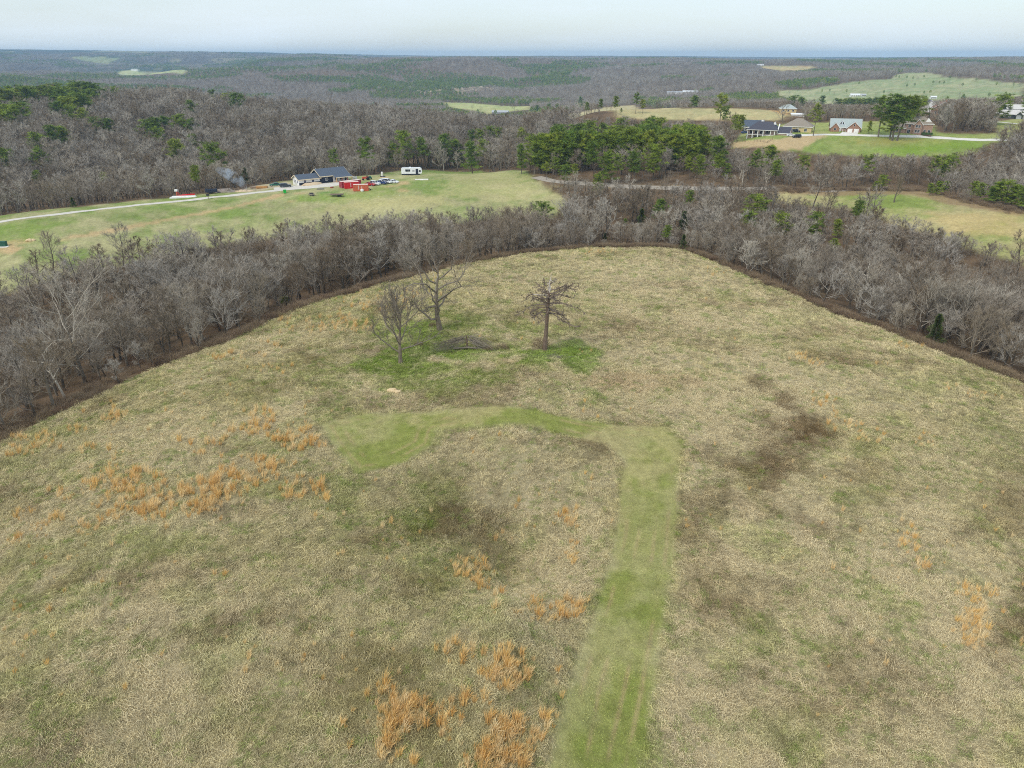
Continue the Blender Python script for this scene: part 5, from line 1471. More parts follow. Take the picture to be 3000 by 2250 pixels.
SHRINK = {'porch_house': .84, 'brick_house': .78, 'tan_roof_house': .84, 'white_house': .89, 'grey_roof_house': .85, 'dark_green_house': .9}
def place(name, uv, rot, label, cat, group=None, rmin=100, sink=0.0):
    x, y = H1(uv, rmin)
    o = bpy.data.objects.new(name, None); COL.objects.link(o)
    o.location = (x, y, float(height(x, y)) - sink); o.rotation_euler = (0, 0, rot)
    o.empty_display_size = 1
    o.scale = (SHRINK.get(name, 1.0),) * 3
    return tag(o, label, cat, group)
def pbox(par, name, x0, x1, y0, y1, z0, z1, mat):
    B = MB(); B.box(x0, x1, y0, y1, z0, z1); return obj(name, B.mesh(name, M[mat]), par)
def ppoly(par, name, v, f, mat): return obj(name, mesh_from(name, v, f, [M[mat]]), par)
def block(par, x0, x1, y0, y1, z, rise, axis, mat, z0=-2.0, name='wall'):
    """walls with gable ends; axis = ridge direction"""
    v = [(x0, y0, z0), (x1, y0, z0), (x1, y1, z0), (x0, y1, z0), (x0, y0, z), (x1, y0, z), (x1, y1, z), (x0, y1, z)]
    if axis == 'x':
        v += [(x0, (y0 + y1) / 2, z + rise), (x1, (y0 + y1) / 2, z + rise)]
        f = [(0, 1, 5, 4), (2, 3, 7, 6), (1, 2, 6, 9, 5), (3, 0, 4, 8, 7), (4, 5, 9, 8), (6, 7, 8, 9), (0, 3, 2, 1)]
    elif axis == 'y':
        v += [((x0 + x1) / 2, y0, z + rise), ((x0 + x1) / 2, y1, z + rise)]
        f = [(0, 1, 5, 8, 4), (2, 3, 7, 9, 6), (1, 2, 6, 5), (3, 0, 4, 7), (5, 6, 9, 8), (7, 4, 8, 9), (0, 3, 2, 1)]
    else:
        f = [(0, 1, 5, 4), (1, 2, 6, 5), (2, 3, 7, 6), (3, 0, 4, 7), (4, 5, 6, 7), (0, 3, 2, 1)]
    return ppoly(par, name, v, f, mat)
def gable(par, x0, x1, y0, y1, z, rise, axis, mat, oh=.5, th=.18, trim='cream_trim', name='roof'):
    """two roof slopes with thickness, and trim boards under their edges"""
    def tr(p): return p if axis == 'x' else (p[1], p[0], p[2])
    a0, a1, b0, b1 = (x0, x1, y0, y1) if axis == 'x' else (y0, y1, x0, x1)
    m = (b0 + b1) / 2; half = (b1 - b0) / 2; sl = rise / half
    A0, A1 = a0 - oh, a1 + oh
    ez = z - sl * oh
    B = MB()
    def pr(t): return [(A0, b0 - oh, ez + t), (A0, m, z + rise + t), (A0, b1 + oh, ez + t), (A1, b0 - oh, ez + t), (A1, m, z + rise + t), (A1, b1 + oh, ez + t)]
    vs = [tr(p) for p in pr(.03) + pr(.03 + th)]
    B.add(vs, [(6, 9, 10, 7), (7, 10, 11, 8), (0, 1, 4, 3), (1, 2, 5, 4), (0, 3, 9, 6), (2, 8, 11, 5), (0, 6, 7, 1), (1, 7, 8, 2), (3, 4, 10, 9), (4, 5, 11, 10)])
    r = obj(name, B.mesh(name, M[mat]), par)
    if trim:
        T = MB(); w = .13; d = .26
        for A, s in ((A0, -1), (A1, 1)):
            q = A + s * .03
            for (p0, p1) in (((b0 - oh, ez), (m, z + rise)), ((b1 + oh, ez), (m, z + rise))):
                T.add([tr((q, p0[0], p0[1] + .1 - d)), tr((q, p1[0], p1[1] + .1 - d)), tr((q, p1[0], p1[1] + .22)), tr((q, p0[0], p0[1] + .22)), tr((q + s * .05, p0[0], p0[1] + .1 - d)), tr((q + s * .05, p1[0], p1[1] + .1 - d)), tr((q + s * .05, p1[0], p1[1] + .22)), tr((q + s * .05, p0[0], p0[1] + .22))],
                      [(0, 1, 2, 3), (4, 7, 6, 5), (0, 4, 5, 1), (3, 2, 6, 7), (0, 3, 7, 4), (1, 5, 6, 2)])
        for b, s in ((b0 - oh, -1), (b1 + oh, 1)):
            y = b + s * .03
            T.add([tr((A0, y, ez - .16)), tr((A1, y, ez - .16)), tr((A1, y, ez + .24)), tr((A0, y, ez + .24)), tr((A0, y + s * .05, ez - .16)), tr((A1, y + s * .05, ez - .16)), tr((A1, y + s * .05, ez + .24)), tr((A0, y + s * .05, ez + .24))],
                  [(0, 1, 2, 3), (4, 7, 6, 5), (0, 4, 5, 1), (3, 2, 6, 7), (0, 3, 7, 4), (1, 5, 6, 2)])
        obj('fascia', T.mesh('fascia', M[trim]), r)
    return r
def hip(par, x0, x1, y0, y1, z, rise, mat, oh=.5, trim='cream_trim', ridge=None, name='roof'):
    x0 -= oh; x1 += oh; y0 -= oh; y1 += oh
    m = (y0 + y1) / 2; h = (y1 - y0) / 2 if ridge is None else ridge
    h = min(h, (x1 - x0) / 2 - .1)
    v = [(x0, y0, z), (x1, y0, z), (x1, y1, z), (x0, y1, z), (x0, y0, z + .2), (x1, y0, z + .2), (x1, y1, z + .2), (x0, y1, z + .2), (x0 + h, m, z + rise), (x1 - h, m, z + rise)]
    r = ppoly(par, name, v, [(0, 3, 2, 1), (0, 1, 5, 4), (1, 2, 6, 5), (2, 3, 7, 6), (3, 0, 4, 7), (4, 5, 9, 8), (5, 6, 9), (6, 7, 8, 9), (7, 4, 8)], mat)
    if trim:
        T = MB()
        for (a, b, c, d) in ((x0 - .06, x1 + .06, y0 - .06, y0 - .003), (x0 - .06, x1 + .06, y1 + .003, y1 + .06), (x0 - .06, x0 - .003, y0, y1), (x1 + .003, x1 + .06, y0, y1)): T.box(a, b, c, d, z - .12, z + .18)
        obj('fascia', T.mesh('fascia', M[trim]), r)
    return r
def window(par, face, c, z, w_, h_, at, frame='white_trim', pane='dark_pane', name='window'):
    """frame proud of the wall with a pane of its own; face is the wall it sits on (x-, x+, y-)"""
    B = MB(); P = MB(); f = .1; d = .09
    def bx(M_, a0, a1, z0, z1, d0, d1):
        if face == 'y-': M_.box(a0, a1, at - d1, at - d0, z0, z1)
        elif face == 'y+': M_.box(a0, a1, at + d0, at + d1, z0, z1)
        elif face == 'x-': M_.box(at - d1, at - d0, a0, a1, z0, z1)
        else: M_.box(at + d0, at + d1, a0, a1, z0, z1)
    a0, a1, z0, z1 = c - w_ / 2, c + w_ / 2, z, z + h_
    bx(B, a0 - f, a0, z0 - f, z1 + f, .003, d); bx(B, a1, a1 + f, z0 - f, z1 + f, .003, d); bx(B, a0, a1, z1, z1 + f, .003, d); bx(B, a0, a1, z0 - f, z0, .003, d + .03)
    if w_ > .9: bx(B, c - .03, c + .03, z0, z1, .003, d * .8)
    o = obj(name, B.mesh(name, M[frame]), par)
    bx(P, a0, a1, z0, z1, .005, .04)
    obj('pane', P.mesh('pane', M[pane]), o)
    return o

# white house under construction
def white_house():
    h = place('white_house', (877, 544), rad(38), 'half-finished white and navy house with blue-grey roof at the end of the driveway', 'house')
    block(h, 0, 11, 0, 7.6, 2.8, 1.7, 'x', 'white_wall'); gable(h, 0, 11, 0, 7.6, 2.8, 1.7, 'x', 'shingle_blue', .55)
    pbox(h, 'wall_wrap', .0, 10.98, -.035, -.004, -.6, 1.15, 'navy_wrap')
    block(h, 11.2, 26, -.6, 10.5, 3.5, 2.7, 'x', 'navy_wrap'); gable(h, 11.2, 26, -.6, 10.5, 3.5, 2.7, 'x', 'shingle_blue', .6)
    # porch: lean-on front gable of the main block
    B = MB(); B.add([(17.5, -1.3, 3.42), (26.6, -1.3, 3.42), (26.6, -4.6, 2.55), (17.5, -4.6, 2.55), (17.5, -1.3, 3.6), (26.6, -1.3, 3.6), (26.6, -4.6, 2.75), (17.5, -4.6, 2.75)], [(0, 1, 2, 3), (4, 7, 6, 5), (0, 4, 5, 1), (1, 5, 6, 2), (2, 6, 7, 3), (3, 7, 4, 0)])
    r = obj('porch_roof', B.mesh('porch_roof', M['shingle_blue']), h); pbox(r, 'fascia', 17.45, 26.65, -4.68, -4.603, 2.45, 2.78, 'cream_trim')
    pbox(h, 'porch_wall', 17.6, 26, -.64, -.604, 0, 3.4, 'white_wall')
    for x, m in ((17.8, 'cedar_post'), (20.8, 'red_post'), (23.6, 'red_post'), (26.2, 'cedar_post')): pbox(h, 'porch_post', x - .16, x + .16, -4.5, -4.2, .25, 2.6, m)
    pbox(h, 'porch_deck', 17.3, 26.6, -4.8, -.64, -.6, .25, 'deck')
    for y, n, z, hh in ((1.7, 'window', .9, 1.4), (3.8, 'door', .15, 2.05), (5.6, 'window', .9, 1.4)): window(h, 'x-', y, z, .75, hh, 0, 'white_trim', 'shutter_navy', n)
    for x in (3.0, 7.2): window(h, 'y-', x, 1.0 if x < 5 else .9, 1.0, 1.3, -.04, 'white_trim', 'shutter_navy')
    window(h, 'y-', 14.2, 1.3, 1.2, 1.1, -.6)
    for x in (19.4, 22.0): window(h, 'y-', x, 1.0, 1.3, 1.3, -.64)
    window(h, 'y-', 24.4, .3, .9, 2.0, -.64, name='door')
    for x, y, z in ((11.6, 5.5, 6.2), (23.5, 5.5, 6.2), (4.5, 4.4, 4.6)): pbox(h, 'vent_pipe', x - .09, x + .09, y - .09, y + .09, z - .9, z + .6, 'pipe')
white_house()
def mound(seed, n, sx, sy, sz, mat, name):
    me = rock(seed, sx, sy, sz); me.materials.append(M[mat]); me.name = name
    return me
x, y = H1(zc(490, 452)); tag(obj('dirt_mound', mound(5, 0, 4.5, 1.8, 1.0, 'dirt', 'dirt_mound'), None, (x, y, float(height(x, y))), rad(30)), 'heap of pale dirt against the front of the white house', 'dirt heap')

# house with the tall columned porch
def porch_house():
    h = place('porch_house', (2186, 407), rad(-30), 'two-storey pink brick house with slate hip roof and tall columned back porch', 'house', rmin=250)
    L = 19.0
    block(h, 0, L, 2.6, 13, 5.9, 0, 'flat', 'pink_brick', -2.5); hip(h, 0, L, 0, 13.4, 5.95, 5.0, 'shingle_slate', .5, 'white_trim', ridge=5.5)
    for i, x in enumerate((.3, 3.6, 7.0, 10.4, 15.0, 17.6)):
        c = pbox(h, 'column', x - .24, x + .24, .05, .5, -2.0, 5.9, 'white_trim')
    pbox(h, 'balcony', 0, L - .4, .1, 2.55, 2.75, 3.0, 'white_trim')
    R = MB()
    R.box(.1, 14.8, .12, .18, 3.85, 3.95)
    for i in range(50): R.box(.2 + i * .3, .24 + i * .3, .13, .17, 3.0, 3.85)
    obj('railing', R.mesh('railing', M['iron']), h)
    for x in (2, 5.3, 8.7, 12.2, 14): window(h, 'y-', x, 3.4, 1.6, 2.0, 2.6)
    for x in (5.3, 8.2): window(h, 'y-', x, .2, 1.7, 2.1, 2.6)
    window(h, 'y-', 13, .4, 2.4, 2.0, 2.6, pane='white_trim', name='door')
    block(h, L, L + 7.5, 2.2, 10.5, 4.6, 3.4, 'x', 'pink_brick', -2.5); gable(h, L, L + 7.5, 2.2, 10.5, 4.6, 3.4, 'x', 'shingle_slate', .4, trim='white_trim')
    ppoly(h, 'parapet', [(L - .3, 1.5, 4.5), (L + .3, 1.5, 4.5), (L + .3, 6.4, 9.3), (L - .3, 6.4, 9.3), (L - .3, 1.5, 4.95), (L + .3, 1.5, 4.95), (L + .3, 6.4, 9.9), (L - .3, 6.4, 9.9)], [(0, 1, 2, 3), (4, 7, 6, 5), (0, 4, 5, 1), (1, 5, 6, 2), (2, 6, 7, 3), (3, 7, 4, 0)], 'white_trim')
    pbox(h, 'chimney', 7, 8.3, 6.6, 7.4, 8.8, 11.8, 'white_trim')
    ppoly(h, 'dormer', [(15, 5.2, 9.3), (16.8, 5.2, 9.3), (15.9, 5.2, 11), (15, 7.5, 9.3), (16.8, 7.5, 9.3), (15.9, 7.5, 11)], [(0, 1, 2), (5, 4, 3), (0, 2, 5, 3), (1, 4, 5, 2), (0, 3, 4, 1)], 'white_trim')
    for y in (4.2, 7.6): window(h, 'x+', y, -.2, 2.5, 2.3, L + 7.5, pane='white_trim', name='garage_door')
    B = MB()
    for i in range(9): B.box(-.6, -.1, .4 + i * .28, .68 + i * .28, 2.8 - .3 * i - .2, 2.8 - .3 * i)
    obj('stair', B.mesh('stair', M['grey_roof']), h)
porch_house()
# low fence of the dry lawn
def fence(pts, label, rmin=250, hgt=1.1):
    P = hits(pts, rmin); root = bpy.data.objects.new('rail_fence', None); COL.objects.link(root)
    root.location = (P[0][0], P[0][1], float(height(*P[0]))); tag(root, label, 'fence')
    o0 = np.array(root.location); k = 0
    for i in range(len(P) - 1):
        n_ = max(2, int(np.linalg.norm(P[i + 1] - P[i]) / 2.4)); prev = None
        for t_ in np.linspace(0, 1, n_ + 1):
            q = P[i] * (1 - t_) + P[i + 1] * t_; b = np.array([q[0], q[1], float(height(*q))]) - o0
            B = MB(); B.box(b[0] - .07, b[0] + .07, b[1] - .07, b[1] + .07, b[2] - .2, b[2] + hgt); obj('post', B.mesh('post', M['plank']), root)
            if prev is not None:
                for zz in (.45, .95):
                    B = MB(); B.tube([prev + np.array([0, 0, zz]), b + np.array([0, 0, zz])], [.05, .05], 4); obj('rail', B.mesh('rail', M['plank']), root)
            prev = b
zh = lambda x, y: (2150 + x / 8.848, 320 + y / 8.848)
fence([zh(330, 720), zh(90, 850), zh(300, 850)], 'low rail fence left of the porch house stairs')
fence([zh(520, 840), zh(860, 880), zh(1000, 790)], 'low rail fence in front of the porch house')

def brick_garage_house():
    h = place('brick_house', (2433, 386), rad(-17), 'brick house with grey-green roof, dormers and two white garage doors', 'house', rmin=250)
    block(h, 0, 20.5, 4, 14, 3.2, 5.0, 'x', 'brick'); gable(h, 0, 20.5, 4, 14, 3.2, 5.2, 'x', 'shingle_green', .5, trim='white_trim')
    block(h, 0, 5.6, .8, 6.5, 3.0, 3.2, 'y', 'brick'); gable(h, 0, 5.6, .8, 6.6, 3.0, 3.2, 'y', 'shingle_green', .45, trim='white_trim')
    block(h, 10.6, 19.6, -1.2, 6.5, 3.2, 4.0, 'y', 'brick'); gable(h, 10.6, 19.6, -1.2, 8, 3.2, 4.0, 'y', 'shingle_green', .5, trim='white_trim')
    for x0, x1, y0, top in ((5.2, 9.6, 5.0, 3.2), (2.6, 4.8, 4.8, 1.6)):
        block(h, x0, x1, y0, 9, 4.6, top, 'y', 'siding_blue', 3.5, 'dormer'); gable(h, x0, x1, y0, 9.4, 4.6, top, 'y', 'shingle_green', .3, trim='white_trim', name='dormer_roof')
    for x in (6.7, 8.2): window(h, 'y-', x, 4.9, .8, 1.5, 5.0)
    window(h, 'y-', 3.7, 4.9, .7, 1.0, 4.8); window(h, 'y-', 2.8, 1.2, 1.5, 1.3, .8); window(h, 'y-', 15.1, 4.3, .8, 1.3, -1.2)
    for x in (12.7, 16.9): window(h, 'y-', x, 0, 3.0, 2.4, -1.2, pane='white_trim', name='garage_door')
    pbox(h, 'porch_wall', 5.7, 7.4, 3.6, 3.99, -.5, 3.0, 'white_wall'); window(h, 'y-', 9, .1, 1.2, 2.2, 4.0, pane='brick', name='door')
    for x in (6.0, 8.1, 10.2): pbox(h, 'porch_post', x - .1, x + .1, 1.2, 1.4, -.5, 3.2, 'white_trim')
    window(h, 'x+', 3, .9, .9, 1.4, 20.5)
brick_garage_house()
def tan_roof_house():
    h = place('tan_roof_house', (2612, 390), rad(-20), 'large brick house with tan hip roof behind the lawn pines', 'house', rmin=250)
    block(h, 8, 24, 3, 14, 5.8, 0, 'flat', 'brick_tan'); hip(h, 8, 24, 3, 14, 5.85, 4.6, 'shingle_tan', .5, 'white_trim')
    block(h, 12.5, 17.5, 1.4, 8, 5.8, 3.0, 'y', 'brick_tan'); gable(h, 12.5, 17.5, 1.4, 8, 5.8, 3.0, 'y', 'shingle_tan', .4, trim='white_trim')
    block(h, 0, 8, 2.4, 12, 3.2, 2.6, 'x', 'brick_tan'); gable(h, 0, 8, 2.4, 12, 3.2, 2.8, 'x', 'shingle_tan', .4, trim='white_trim')
    for x in (14.2, 15.8): window(h, 'y-', x, 3.8, 1.1, 1.6, 1.4); window(h, 'y-', x, .7, 1.1, 1.7, 1.4)
    for x in (19.6, 22.2): window(h, 'y-', x, .8, 1.2, 1.5, 3.0); 
    window(h, 'y-', 10.2, 3.7, 1.3, 1.6, 3.0); window(h, 'y-', 10.2, .1, 1.6, 2.2, 3.0, name='door'); window(h, 'y-', 3, .9, 1.4, 1.5, 2.4)
    ppoly(h, 'dormer', [(19, 4.2, 7.2), (23, 4.2, 7.2), (21, 4.2, 9.3), (19, 8, 7.2), (23, 8, 7.2), (21, 8, 9.3)], [(0, 1, 2), (5, 4, 3), (0, 2, 5, 3), (1, 4, 5, 2), (0, 3, 4, 1)], 'white_trim')
    pbox(h, 'hedge', 18, 24.5, 1.0, 2.2, -.5, .9, 'hedge')
tan_roof_house()
def small_house(name, uv, rot, L, D, H_, rise, wall, roof, label, typ='gable', rmin=250, wins=3, axis='x', sink=0, chimney=False, cat='house'):
    h = place(name, uv, rot, label, cat, rmin=rmin, sink=sink)
    if typ == 'hip': block(h, 0, L, 0, D, H_, 0, 'flat', wall); hip(h, 0, L, 0, D, H_ + .02, rise, roof, .5, 'white_trim')
    else: block(h, 0, L, 0, D, H_, rise, axis, wall); gable(h, 0, L, 0, D, H_, rise, axis, roof, .4, trim='white_trim')
    for i in range(wins): window(h, 'y-', L * (i + .7) / (wins + .4), .9, 1.3, 1.4, 0)
    if wins: window(h, 'y-', L * .12, .05, 1.0, 2.1, 0, name='door')
    if chimney: pbox(h, 'chimney', L * .6, L * .6 + .8, D * .5, D * .5 + .7, H_ + rise - 1, H_ + rise + 1.2, 'brick')
    return h
small_house('brown_roof_house', Z3(650, 636), rad(-25), 15, 12, 3.2, 4.2, 'tan_wall', 'shingle_tan', 'tan house with big brown hip roof behind the porch house', 'hip')
small_house('blue_roof_house', (2172, 386), rad(-20), 12, 9, 3.0, 3.4, 'brick', 'shingle_blue', 'red brick house with blue-grey roof half hidden left of the porch house')
small_house('grey_roof_house', Z3(630, 508), rad(-12), 13, 9, 3.0, 3.2, 'tan_wall', 'shingle_green', 'white house with grey hip roof behind the dark pines', 'hip', 420)
small_house('white_shed', Z3(705, 530), rad(-15), 9, 6, 1.0, .6, 'white_wall', 'metal_white', 'low white-roofed building beside the grey-roofed white house', rmin=420, wins=0, cat='shed')
small_house('white_gable_house', Z3(1545, 505), rad(-10), 11, 9, 4, 4.2, 'white_wall', 'shingle_slate', 'white gabled house behind the right end of the evergreen belt', rmin=420, axis='y', wins=2)
small_house('red_gable_house', Z3(1620, 520), rad(-20), 12, 10, 4.5, 4.0, 'brick', 'shingle_red', 'red brick gabled house at the edge of the bare trees', rmin=420, axis='y', wins=2, chimney=True)
def dark_house():
    h = place('dark_green_house', Z3(2020, 545), rad(-14), 'rambling dark green house with pale roofs near the right frame edge', 'house', rmin=300)
    block(h, 0, 17, 0, 10, 3.2, 2.6, 'x', 'dark_green_wall'); gable(h, 0, 17, 0, 10, 3.2, 2.6, 'x', 'shingle_pale', .5, trim='white_trim')
    block(h, 10, 25, 8.6, 17, 6.6, 2.6, 'x', 'dark_green_wall', name='upper_wall'); gable(h, 10, 25, 8.6, 17, 6.6, 2.6, 'x', 'shingle_pale', .5, trim='white_trim')
    block(h, 17.6, 32, -2, 7.5, 3.2, 2.2, 'x', 'dark_green_wall'); gable(h, 17.6, 32, -2, 7.5, 3.2, 2.2, 'x', 'shingle_pale', .5, trim='white_trim')
    block(h, 13, 17.4, -3, 3, 3.0, 2.0, 'y', 'dark_green_wall'); gable(h, 13, 17.4, -3, 3, 3.0, 2.0, 'y', 'shingle_pale', .3, trim='white_trim')
    window(h, 'y-', 15.2, 0, 3.0, 2.3, -3, pane='grey_roof', name='garage_door'); window(h, 'y-', 20, 0, 3.0, 2.3, -2, pane='grey_roof', name='garage_door')
    for x in (3, 6.5, 10): window(h, 'y-', x, 1.0, 1.2, 1.4, 0)
    window(h, 'y-', 27, 1, 1.6, 1.5, -2); window(h, 'y-', 22, 4.2, 1.6, 1.6, 8.6); window(h, 'y-', 12.5, 4.2, 1.2, 1.6, 8.6)
    pbox(h, 'chimney', 10.6, 11.6, 7.4, 8.5, 3, 7.6, 'white_trim')
dark_house()
# far farm buildings
for nm, uv, L, D, H_, wall, roof, lab, rm in (('farm_shed', Z2(975, 518), 30, 10, 4, 'grey_roof', 'grey_roof', 'long pale shed in the valley field below the bluff', 900), ('farm_barn', Z3(1088, 406), 17, 8, 3.5, 'white_wall', 'metal_white', 'long low white barn at the foot of the far pasture', 1000),
                          ('farm_barn', Z3(1158, 404), 8, 6, 3, 'white_wall', 'grey_roof', 'small white shed beside the long low white barn', 1000), ('hilltop_house', Z3(925, 305), 26, 13, 6, 'white_wall', 'grey_roof', 'pale house among dark cedars on the far slope', 1000),
                          ('farm_building', Z2(2110, 392), 40, 16, 5, 'white_wall', 'grey_roof', 'pale building at the foot of the far hill, left of a pair', 1000), ('farm_building', Z3(0, 392), 36, 16, 6, 'white_wall', 'metal_white', 'white-roofed building at the foot of the far hill, right of a pair', 1000),
                          ('farm_cottage', Z3(1608, 420), 9, 7, 3, 'white_wall', 'metal_white', 'tiny white cottage below the far pasture', 900), ('farm_barn', Z1(850, 238), 34, 14, 6, 'white_wall', 'grey_roof', 'pale barn on the farthest left field', 1500), ('ridge_building', Z3(480, 208), 26, 12, 5, 'metal_white', 'metal_white', 'white building beside the orange far field', 1500)):
    small_house(nm, uv, rad(-8), L, D, H_, H_ * .5, wall, roof, lab, rmin=rm, wins=4, cat='barn' if 'barn' in nm or 'shed' in nm else 'building')

# ------------------------------------------------------------------ vehicles
CARM = {}
def car_meshes(kind):
    """side profile lofted across; returns part meshes"""
    prof = {'suv': ([(-2.3, .35), (-2.35, .8), (-2.25, 1.02), (-.95, 1.08), (2.25, 1.12), (2.35, .9), (2.32, .35)], [(-1.0, 1.06), (-.35, 1.66), (1.95, 1.68), (2.25, 1.1)], .86),
            'sedan': ([(-2.3, .3), (-2.35, .68), (-2.1, .86), (-.9, .95), (1.7, .98), (2.3, .92), (2.35, .3)], [(-1.0, .94), (-.25, 1.4), (1.0, 1.42), (1.8, .97)], .84),
            'van': ([(-2.5, .35), (-2.55, .85), (-2.3, 1.1), (-1.5, 1.2), (2.5, 1.2), (2.55, .9), (2.5, .35)], [(-1.7, 1.18), (-1.0, 1.95), (2.4, 1.98), (2.5, 1.2)], .9),
            'pickup': ([(-2.7, .4), (-2.75, .9), (-2.6, 1.1), (-1.3, 1.16), (2.7, 1.16), (2.75, .9), (2.7, .4)], [(-1.35, 1.14), (-.75, 1.75), (.75, 1.77), (.95, 1.14)], .9)}[kind]
    body, cab, hw = prof
    def loft(p, w0, w1):
        v = []; n = len(p)
        zs = [q[1] for q in p]; lo, hi = min(zs), max(zs)
        for s in (-1, 1):
            for (a, z) in p: v.append((a, s * (w0 + (w1 - w0) * (z - lo) / (hi - lo + 1e-6)), z))
        f = [tuple(range(n - 1, -1, -1)), tuple(range(n, 2 * n))] + [(i, (i + 1) % n, n + (i + 1) % n, n + i) for i in range(n)]
        return v, f
    bm_ = mesh_from('body', *loft(body, hw, hw * .97)); 
    cb = mesh_from('cabin_glass', *loft(cab, hw * .93, hw * .76), [M['dark_pane']])
    R = MB(); a, b = cab[1], cab[2]
    R.box(a[0] - .05, b[0] + .08, -hw * .78, hw * .78, a[1] + .004, a[1] + .07)
    for (p0, p1) in ((cab[0], cab[1]), (cab[3], cab[2])):
        for s in (-1, 1): R.tube([(p0[0], s * hw * .94, p0[1]), (p1[0], s * hw * .77, p1[1])], [.06, .05], 4)
    mid = (a[0] + b[0]) / 2
    for s in (-1, 1): R.tube([(mid, s * hw * .945, cab[0][1]), (mid, s * hw * .775, a[1])], [.06, .05], 4)
    rf = mesh_from('roof', R.v, R.f)
    W = MB(); W.tube([(0, -.12, 0), (0, .12, 0)], [.36, .36], 12); W.f.append(tuple(range(11, -1, -1)))
    Rm = MB(); Rm.tube([(0, -.135, 0), (0, .135, 0)], [.2, .2], 10); Rm.f.append(tuple(range(9, -1, -1)))
    Lp = MB(); Lp.box(-.06, .02, -.2, .2, -.08, .08)
    return dict(body=bm_, cabin=cb, roof=rf, wheel=W.mesh('tyre', M['tyre']), rim=Rm.mesh('rim', M['rim']), lamp=Lp.mesh('headlight', M['lamp']), hw=hw, nose=body[1][0], nz=body[1][1], ax=1.45 if kind != 'pickup' else 1.75)
def car(kind, uv, rot, paint, label, name='parked_car', rmin=250, group=None, second=None):
    if kind not in CARM: CARM[kind] = car_meshes(kind)
    m = CARM[kind]
    r = place(name, uv, rot, label, 'car', group, rmin)
    def cp_(key, nm, mat, par, loc=(0, 0, 0)):
        me = m[key]
        if mat: me = me.copy(); me.materials.clear(); me.materials.append(M[mat])
        return obj(nm, me, par, loc)
    b = cp_('body', 'body', paint, r); cp_('cabin', 'cabin_glass', None, r); cp_('roof', 'roof', second or paint, r)
    for sx in (-1, 1):
        for sy in (-1, 1):
            wl = obj('wheel', m['wheel'], r, (sx * m['ax'], sy * (m['hw'] - .06), .36)); obj('rim', m['rim'], wl)
    for sy in (-1, 1): obj('headlight', m['lamp'], r, (m['nose'] + .02, sy * m['hw'] * .7, m['nz'] - .02))
    return r
GC = 'cars parked in a row between the containers and the camper'
ROT = rad(150)          # noses towards the camera's right
car('sedan', zc(1258, 458), rad(158), 'car_red', 'red car nosing out from behind the orange container', group=GC)
car('suv', zc(1325, 450), rad(155), 'car_white', 'white four-door SUV next to the red car', group=GC)
car('pickup', zc(1400, 438), rad(155), 'car_blue', 'pickup with white cab and dark blue body in the car row', group=GC, second='car_white')
car('van', zc(1472, 428), rad(155), 'car_white', 'tall white van in the middle of the parked row', group=GC)
car('sedan', zc(1562, 424), rad(160), 'car_white', 'low white car at the right end of the parked row', group=GC)
car('suv', zc(165, 480), rad(195), 'car_dark', 'dark SUV parked on the gravel left of the white house')
car('sedan', (806, 545), rad(20), 'car_green', 'small green car half hidden behind the dark SUV', rmin=300)
car('sedan', zh(1480, 700), rad(170), 'car_white', 'white car parked on the porch house drive')
car('suv', zh(1625, 735), rad(10), 'car_black', 'black car parked in front of the white car by the porch house')
car('suv', zh(1600, 600), rad(165), 'car_black', 'black SUV parked beside the tan brown-roofed house')
car('sedan', zh(285, 625), rad(200), 'car_blue', 'dark blue car parked left of the porch house')

def camper():
    r = place('camper_trailer', zc(1800, 322), rad(4), 'long white camper trailer with black skirt parked at the wood edge', 'camper', rmin=250)
    L = 9.6; p = [(0, .75), (0, 3.1), (.3, 3.35), (L - 1.0, 3.4), (L - .25, 3.0), (L, 2.3), (L, 1.2), (L - .35, .75)]
    v = [(x - L / 2, s * 1.22, z) for s in (-1, 1) for x, z in p]; n = len(p)
    ppoly(r, 'body', v, [tuple(range(n)), tuple(range(2 * n - 1, n - 1, -1))] + [(i, n + i, n + (i + 1) % n, (i + 1) % n) for i in range(n)], 'metal_white')
    pbox(r, 'skirt', -L / 2 + .1, L / 2 - .9, -1.1, 1.1, .3, .745, 'navy_wrap')
    for x, w_ in ((-2.5, .6), (-1.9, .35), (-1.1, .6)): window(r, 'y-', x, 1.9, w_, .75, -1.22, 'iron', 'dark_pane')
    window(r, 'y-', 2.5, .85, .95, 2.0, -1.22, 'iron', 'navy_wrap', 'door'); window(r, 'y-', 3.9, 1.7, .6, .55, -1.22, 'iron', 'dark_pane')
    window(r, 'y-', .9, 2.0, .8, .14, -1.22, 'iron', 'dark_pane', 'awning_light')
    for x in (-1.6, -.7):
        for s in (-1, 1):
            W = MB(); W.tube([(x, s * 1.0, .38), (x, s * 1.24, .38)], [.38, .38], 12); wl = obj('wheel', W.mesh('wheel', M['tyre']), r)
    pbox(r, 'roof_unit', -1.2, -.2, -.4, .4, 3.36, 3.7, 'metal_white'); pbox(r, 'roof_vent', 1.6, 2.1, -.25, .25, 3.39, 3.55, 'pipe')
    T = MB(); T.tube([(-L / 2, -.6, .5), (-L / 2 - 1.5, 0, .5)], [.06, .06], 4); T.tube([(-L / 2, .6, .5), (-L / 2 - 1.5, 0, .5)], [.06, .06], 4); obj('tongue', T.mesh('tongue', M['iron']), r)
    for x in (-3.8, 3.4): pbox(r, 'jack', x - .08, x + .08, -1.0, -.85, -.3, .75, 'pipe')
camper()
